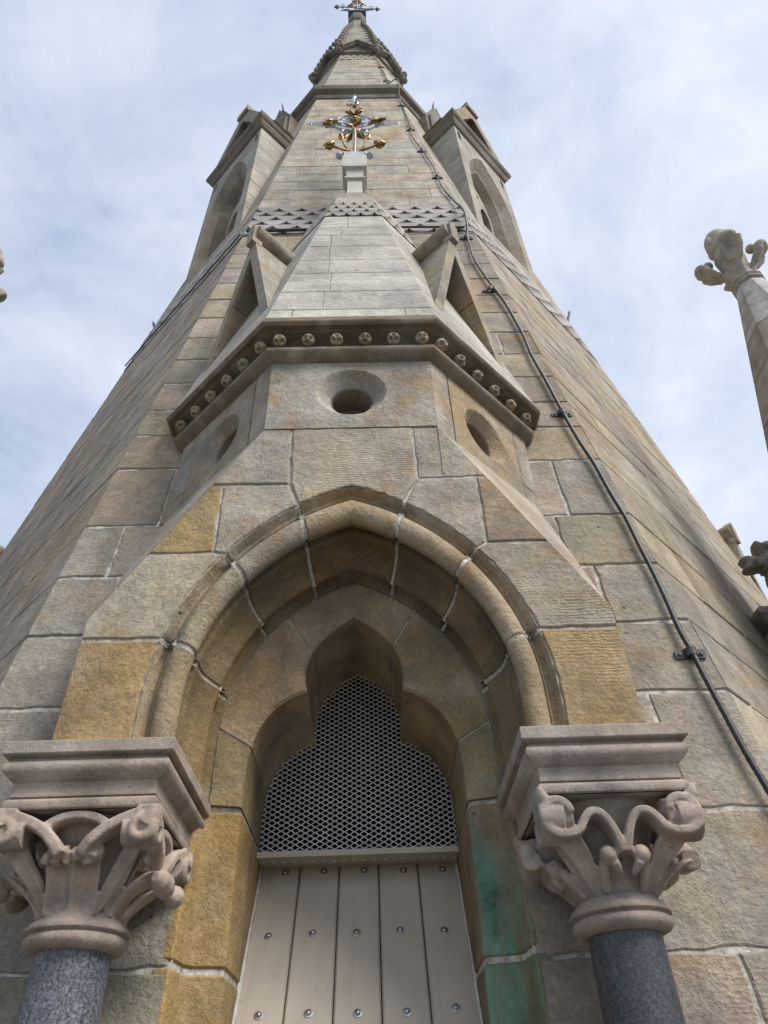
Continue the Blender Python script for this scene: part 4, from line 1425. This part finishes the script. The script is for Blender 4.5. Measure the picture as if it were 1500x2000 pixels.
    pr = [(.0, ZE - .12), (.03, ZE - .10), (.055, ZE - .04), (.06, ZE + .0), (.085, ZE + .03), (.10, ZE + .07), (.10, ZE + .14), (.02, ZE + .20), (-.05, ZE + .2)]
    nb = 1.75
    R = [[F(-HW - o, nb, z) for o, z in pr], [F(-HW - o, ND + o, z) for o, z in pr], [F(HW + o, ND + o, z) for o, z in pr], [F(HW + o, nb, z) for o, z in pr]]
    idx = [cc.vs(r) for r in R]
    for a, b in zip(idx, idx[1:]): cc.strip(a, b)
    cc.build('cornice', MU, t_)
    gb = MB(); gb.tint = jitc((.285, .24, .18))
    zg = ZE + .12; hg = HW + .09
    out = [(-hg, zg), (hg, zg), (.07, ZA), (-.07, ZA)]
    inn = [(-hg + .20, zg + .06), (hg - .20, zg + .06), (.03, ZA - .42), (-.03, ZA - .42)]
    o = gb.vs([F(x, ND + .06, z) for x, z in out]); i_ = gb.vs([F(x, ND + .06, z) for x, z in inn])
    gb.strip(o, i_, 0, True)
    gb.tint = (.15, .125, .10)
    j_ = gb.vs([F(x, ND - .07, z) for x, z in inn]); i2 = gb.vs([F(x, ND + .06, z) for x, z in inn]); gb.strip(i2, j_, 0, True)
    gb.tint = (.27, .225, .17)
    gb.poly([F(x, ND - .07, z) for x, z in inn])
    ob = gb.vs([F(x, ND - .2, z) for x, z in out]); o3_ = gb.vs([F(x, ND + .06, z) for x, z in out]); gb.strip(o3_, ob, 0, True)
    gb.tint = (.33, .29, .23)
    gb.rings([[F(x, n, z) for x, n in ((-.13, ND + .10), (.13, ND + .10), (.13, ND - .22), (-.13, ND - .22))] for z in (ZA - .16, ZA)])
    gb.build('gable', MU, t_)
    rf = MB()
    ns = np.linspace(ND - .16, 1.55, 9)
    for s_ in (-1, 1):
        rows = 9
        for q in range(rows):
            ta, tb = q / rows, (q + 1) / rows
            xa = s_ * (hg * (1 - ta) + .05 * ta); xb = s_ * (hg * (1 - tb) + .05 * tb)
            za_, zb_ = zg + (ZA - .1 - zg) * ta, zg + (ZA - .1 - zg) * tb
            rf.tint = pick((.33, .285, .20), (.27, .23, .165), (.35, .31, .24))
            rf.poly([F(xa + s_ * .035, ND - .1, za_), F(xa + s_ * .035, 1.5, za_), F(xb, 1.5, zb_), F(xb, ND - .1, zb_)])
            rf.poly([F(xa + s_ * .035, ND - .1, za_), F(xa + s_ * .035, 1.5, za_), F(xa - s_ * .02, 1.5, za_), F(xa - s_ * .02, ND - .1, za_)])
    rf.build('roof', MU, t_)
    fn = MB(); fn.tint = (.12, .10, .085)
    for n_ in (ND - .02, ND - .20):
        fn.rings([[F(x, n_ + d_, ZA) for x, d_ in ((-.10, .08), (.10, .08), (.10, -.05), (-.10, -.05))], [F(x, n_ + d_, ZA + .24) for x, d_ in ((-.02, .02), (.02, .02), (.02, -.02), (-.02, -.02))]])
    fn.build('ridge_crest', MU, t_)
    # small gabled vent where the ridge meets the spire
    vt = MB(); vt.tint = (.14, .12, .10)
    for dn_, hw_, top in ((.0, .30, 13.48), (.05, .24, 13.36)):
        vt.rings([[F(x, 1.86 + dn_, z) for x, z in ((-hw_, 11.9), (hw_, 11.9), (hw_, 12.6), (0, top), (-hw_, 12.6))], [F(x, 1.45, z) for x, z in ((-hw_, 11.9), (hw_, 11.9), (hw_, 12.6), (0, top), (-hw_, 12.6))]])
    vt.tube([F(0, 1.84, 13.4), F(0.01, 1.85, 13.62), F(.03, 1.88, 13.8)], [.022, .015, .005], 6)
    vt.build('vent_gable', MU, t_)
    return t_
dormer(-1, 'tall gabled dormer with traceried arch on the spire face left of the cross')
dormer(1, 'tall gabled dormer with traceried arch on the spire face right of the cross')

# ================================================================== weather vane on the summit
vane = thing('weather_vane', 'wrought iron weather vane with arrow arms and gilt ribs on the summit', 'weather vane', (0, L_, 24.42))
X = lambda x, y, z: V((x, L_ + y, z))
m_ = MB(); m_.tube([X(0, 0, 24.3), X(0, 0, 25.5), X(0, 0, 27.2)], .035, 8); m_.box(X(0, 0, 24.5), .52, .52, .06)
m_.build('post', M_BLUEIRON, vane)
for sg in (-1, 1):
    a = MB(); a.tube([X(sg * .02, 0, 25.85 - sg * .07), X(sg * .58, 0, 25.85 - sg * .14)], .016, 7)
    c0 = X(sg * .56, 0, 25.85 - sg * .14)
    a.tube([c0, c0 + V((sg * .02, 0, 0)), c0 + V((sg * .06, 0, 0)), c0 + V((sg * .15, 0, 0))], [.02, .07, .055, .004], 10)
    a.tube([X(sg * (.43 + .06 * math.cos(q)), -.02, 25.95 - sg * .12 + .10 * math.sin(q)) for q in np.linspace(0, 5.6, 24)], .009, 6)
    a.tube([X(sg * (.43 + .05 * math.cos(q)), -.02, 25.72 - sg * .12 + .09 * math.sin(q)) for q in np.linspace(0, 5.6, 24)], .009, 6)
    a.build('arm', M_BLUEIRON, vane)
    gl = MB()
    for q in range(4):
        gl.tube([X(sg * .03, -.05 * q, 25.7 + .10 * q), X(sg * .16, -.10, 25.62 + .10 * q), X(sg * .30, -.04, 25.80 + .03 * q)], [.014, .018, .008], 6)
    leaf(gl, X(sg * .03, -.04, 26.25), (sg * .7, -.3, .6), (0, 1, .2), .16, .08)
    leaf(gl, X(sg * .02, -.05, 26.5), (sg * .6, -.4, .7), (0, 1, .2), .18, .09)
    leaf(gl, X(sg * .02, -.05, 26.8), (sg * .8, -.4, .3), (0, 1, .2), .16, .08)
    gl.build('gilt_leaf', M_GOLD, vane)
    lw = MB()
    lw.tube([X(sg * .05, -.2, 24.62), X(sg * .30, -.22, 24.68), X(sg * .48, -.2, 24.72)], [.02, .03, .008], 7)
    lw.build('foot_spear', M_BLUEIRON, vane, 50)
    lw = MB()
    lw.tube([X(sg * .04, .1, 24.95), X(sg * .16, .05, 25.12), X(sg * .22, .0, 25.02)], [.02, .035, .01], 7)
    leaf(lw, X(sg * .10, 0, 24.95), (sg, -.1, .25), (0, 1, 0), .18, .10)
    lw.build('foot_scroll', M_BLUEIRON, vane, 50)

# ================================================================== corner pinnacles
def pinnacle(sg, label):
    cx, cy = sg * (2.975 if sg > 0 else 3.0), 2.875
    t = thing('corner_pinnacle', label, 'pinnacle', (cx, cy, -1.6), 'pinnacles at the corners of the spire base')
    mb = MB()
    zs = [4.80, 4.17, 3.78, 3.36, 2.9, 2.4, 1.9, 1.2, .6, 0, -.8, -1.6]
    def rp(z): return min(.10 + .225 * (4.80 - z), .74)
    for i, (z1, z0) in enumerate(zip(zs, zs[1:])):
        mb.tint = (.50, .49, .46) if i == 0 else pick(GREY, BUFF, WARM)
        n = 8
        g_q = .004 if i else 0
        R = []
        for z, dr in ((z0 + g_q, -.006), (z0 + g_q + .004, 0), (z1 - g_q - .004, 0), (z1 - g_q, -.006)):
            R.append([V((cx + (rp(z) + dr) * math.cos(2 * math.pi * (j + .5) / n), cy + (rp(z) + dr) * math.sin(2 * math.pi * (j + .5) / n), z)) for j in range(n)])
        mb.rings(R)
    mb.build('shaft', MC, t)
    cl = MB(); cl.tint = jitc(BUFF)
    cl.lathe((cx, cy, 0), [(.09, 4.76), (.118, 4.775), (.126, 4.79), (.118, 4.805), (.118, 4.815), (.126, 4.83), (.118, 4.845), (.09, 4.86)], 8, 0, math.pi / 8)
    cl.build('collar', MC, t)
    fl = MB(); fl.tint = jitc((.34, .30, .25), .03)
    c = V((cx, cy, 0))
    fl.lathe(c, [(.085, 4.84), (.078, 4.93), (.090, 5.06), (.105, 5.18), (.110, 5.25), (.090, 5.31), (.086, 5.33), (.106, 5.36), (.110, 5.44), (.104, 5.52), (.080, 5.575), (.03, 5.59)], 28)
    for k in range(4):
        a = k * math.pi / 2 + math.pi / 4 + .30
        o = V((math.cos(a), math.sin(a), 0)); s_ = V((-o.y, o.x, 0))
        P = [c + o * r_q + V((0, 0, z)) for r_q, z in ((.06, 4.90), (.10, 5.00), (.15, 5.08), (.195, 5.15), (.225, 5.20), (.23, 5.235))]
        pts = catmull(P, 5)
        fl.tube(pts, list(np.interp(np.linspace(0, 1, len(pts)), (0, .3, .6, .8, 1), (.028, .030, .040, .056, .040))), 12, 0, (s_, 1.35))
        fl.ball(c + o * .165 + V((0, 0, 5.235)), .042, 10, 7)
        for q in (-1, 1):
            fl.tube([c + o * .13 + s_ * (.03 * q) + V((0, 0, 5.02)), c + o * .19 + s_ * (.062 * q) + V((0, 0, 5.11)), c + o * .225 + s_ * (.075 * q) + V((0, 0, 5.175))], [.018, .026, .022], 8)
        b = a + math.pi / 4
        o2 = V((math.cos(b), math.sin(b), 0))
        fl.ball(c + o2 * .105 + V((0, 0, 5.45)), .026, 10, 7, 0, (1, 1, 2.2))
    fo = fl.build('foliate_finial', MC_F, t)
    rm = fo.modifiers.new('carve', 'REMESH'); rm.mode = 'VOXEL'; rm.voxel_size = .0065; rm.use_smooth_shade = True
    smd = fo.modifiers.new('soften', 'SMOOTH'); smd.factor = .4; smd.iterations = 1
    dots = MB()
    return t
pinnacle(1, 'octagonal stone pinnacle with foliate finial standing free on the right against the sky')
pinnacle(-1, 'octagonal stone pinnacle at the left edge, only a leaf of its finial in view')

# ================================================================== foliated gable cross and moulding by the right edge
gc = thing('foliate_gable_cross', 'leafy stone gable cross on a moulded block by the lower right edge', 'gable cross', (2.66, 3.62, 0))
mb = MB(); mb.tint = (.20, .165, .14)
cx, cy = 2.585, 3.60
outl = []
for q in range(96):
    a = 2 * math.pi * q / 96
    outl.append((math.cos(a), math.sin(a), .125 + .058 * math.cos(4 * a) - .026 * math.cos(12 * a)))
mb.rings([[V((cx + x * (rr - ins), cy + y_, 2.70 + z * (rr - ins))) for x, z, rr in outl] for y_, ins in ((-.055, .035), (-.05, .016), (-.03, .002), (.03, .002), (.055, .03))])
mb.ball((cx, cy - .05, 2.70), .045, 12, 8)
for q in range(4):
    a = q * math.pi / 2
    mb.ball((cx + .12 * math.cos(a), cy - .045, 2.70 + .12 * math.sin(a)), .03, 10, 7)
mb.tube([(cx, cy, 2.75), (cx, cy, 2.5), (cx + .01, cy, 2.2)], [.05, .045, .07], 8)
fo = mb.build('leaf_cross', MC_D, gc)
rm = fo.modifiers.new('carve', 'REMESH'); rm.mode = 'VOXEL'; rm.voxel_size = .008; rm.use_smooth_shade = True
mb = MB(); mb.tint = (.245, .21, .18)
prf = [(0.0, 2.06), (.05, 2.08), (.07, 2.12), (.07, 2.15), (.04, 2.17), (.04, 2.19), (.09, 2.21), (.12, 2.24), (.12, 2.27), (.09, 2.30), (0, 2.34)]
R = []
for o, z in prf:
    x0, x1, y0, y1 = 2.40 - o, 3.0 + o, 3.55 - o, 4.1
    R.append([V((x0, y0, z)), V((x1, y0, z)), V((x1, y1, z)), V((x0, y1, z))])
mb.rings(R)
mb.box((2.7, 3.85, .25), .6, .5, 3.66)
mb.build('moulded_block', MC, gc, 30)

# ================================================================== lightning conductor
CAB = [(0.327, 18.084), (0.45, 16.4), (0.519, 15.1), (0.538, 14.223), (0.66, 13.62), (0.69, 13.33), (0.689, 12.749), (0.737, 10.833), (0.735, 10.092), (0.827, 9.273), (0.886, 8.601), (0.91, 7.809), (0.981, 7.31), (1.025, 6.812), (1.012, 6.409), (0.996, 6.16), (0.987, 5.654), (1.034, 5.204), (1.103, 4.736), (1.127, 4.425), (1.142, 4.18), (1.147, 3.852), (1.168, 3.588), (1.179, 3.4), (1.192, 3.19), (1.215, 2.897), (1.245, 2.662), (1.261, 2.423), (1.281, 2.225), (1.286, 2.033), (1.293, 1.876), (1.295, 1.692), (1.293, 1.538), (1.302, 1.42), (1.308, 1.286), (1.318, 1.139), (1.328, 0.985), (1.346, 0.826), (1.38, .5), (1.40, 0.0), (1.41, -.7), (1.41, -1.55)]
def onwall(x, z, off):
    o = off
    if 12.85 < z < 13.65: o = off + .16
    if 6.3 < z < 7.25: o = off + .055
    return V((x, L_ - aS(z) - o, z))
cable = thing('lightning_conductor', 'twisted lightning conductor cable running down the right side of the spire', 'cable', tuple(onwall(1.41, -1.55, .03)))
path = catmull([onwall(x, z, .028) for x, z in CAB], 10)
# resample
dense = [path[0]]
for p in path[1:]:
    a = dense[-1]; d = (p - a).length
    k = max(1, int(d / .02)) if p.z < 5 else max(1, int(d / .08))
    for q in range(1, k + 1): dense.append(a.lerp(p, q / k))
cb_ = MB(); R = []; s_acc = 0
for i, p in enumerate(dense):
    d = (dense[min(i + 1, len(dense) - 1)] - dense[max(i - 1, 0)]).normalized()
    if i: s_acc += (p - dense[i - 1]).length
    u = V((1, 0, 0)); u = (u - d * u.dot(d)).normalized(); v = d.cross(u)
    rr_ = []
    for j in range(14):
        a = 2 * math.pi * j / 14
        ph = a - s_acc * 2 * math.pi / .20
        r_q = .0125 * (1 + .0 * ph)
        lob = .0103 + .0014 * abs(math.cos(3.5 * a))
        rr_.append(p + (u * math.cos(ph) + v * math.sin(ph)) * lob)
    R.append(rr_)
cb_.rings(R)
cb_.build('strand', M_CABLE, cable, 60)
for (x, z) in [(1.302, 1.42), (1.192, 3.19), (1.034, 5.0), (.99, 6.2), (.90, 8.2), (.81, 9.4), (.737, 10.6), (.69, 12.3), (.64, 13.75), (.53, 14.6), (.47, 16.2)]:
    mb = MB()
    k = 1
    c0 = onwall(x, z, .006)
    mb.rings([[c0 + V((dx_ * k, dy_, dz_ * k)) for dx_, dz_ in ((-.062, -.012), (-.056, -.020), (.056, -.020), (.062, -.012), (.062, .012), (.056, .020), (-.056, .020), (-.062, .012))] for dy_ in (.012, -.006)])
    arch = []
    for zz in (-.017, .017):
        arch.append([c0 + V((.026 * k * math.cos(a), -.034 * math.sin(a) - .004, zz * k)) for a in np.linspace(0, math.pi, 11)] + [c0 + V((.019 * k * math.cos(a), -.026 * math.sin(a) - .004, zz * k)) for a in np.linspace(math.pi, 0, 11)])
    mb.rings(arch)
    for s2 in (-1, 1):
        mb.tube([c0 + V((s2 * .043 * k, -.004, 0)), c0 + V((s2 * .043 * k, -.012, 0))], .0085 * k, 8)
    mb.build('clip', M_DARKIRON, cable)
for P_, r_q in (([V((-1.05, L_ - aS(6.43) - .03, 6.43)), V((-.42, L_ - aS(6.44) - .03, 6.44))], .016),
                ([V((.33, L_ - aS(6.46) - .03, 6.47)), V((.7, L_ - aS(6.45) - .035, 6.45)), V((1.0, L_ - aS(6.44) - .03, 6.44))], .011),
                ([octf(0, L_, -math.pi / 4)[0](t_q, aS(z_q) + .025, z_q) for t_q, z_q in ((1.06, 6.42), (.4, 6.44), (-1.06, 6.46))], .007)):
    bc = MB(); bc.tube(P_, r_q, 8)
    bc.build('branch_cable', M_CABLE, cable, 60)
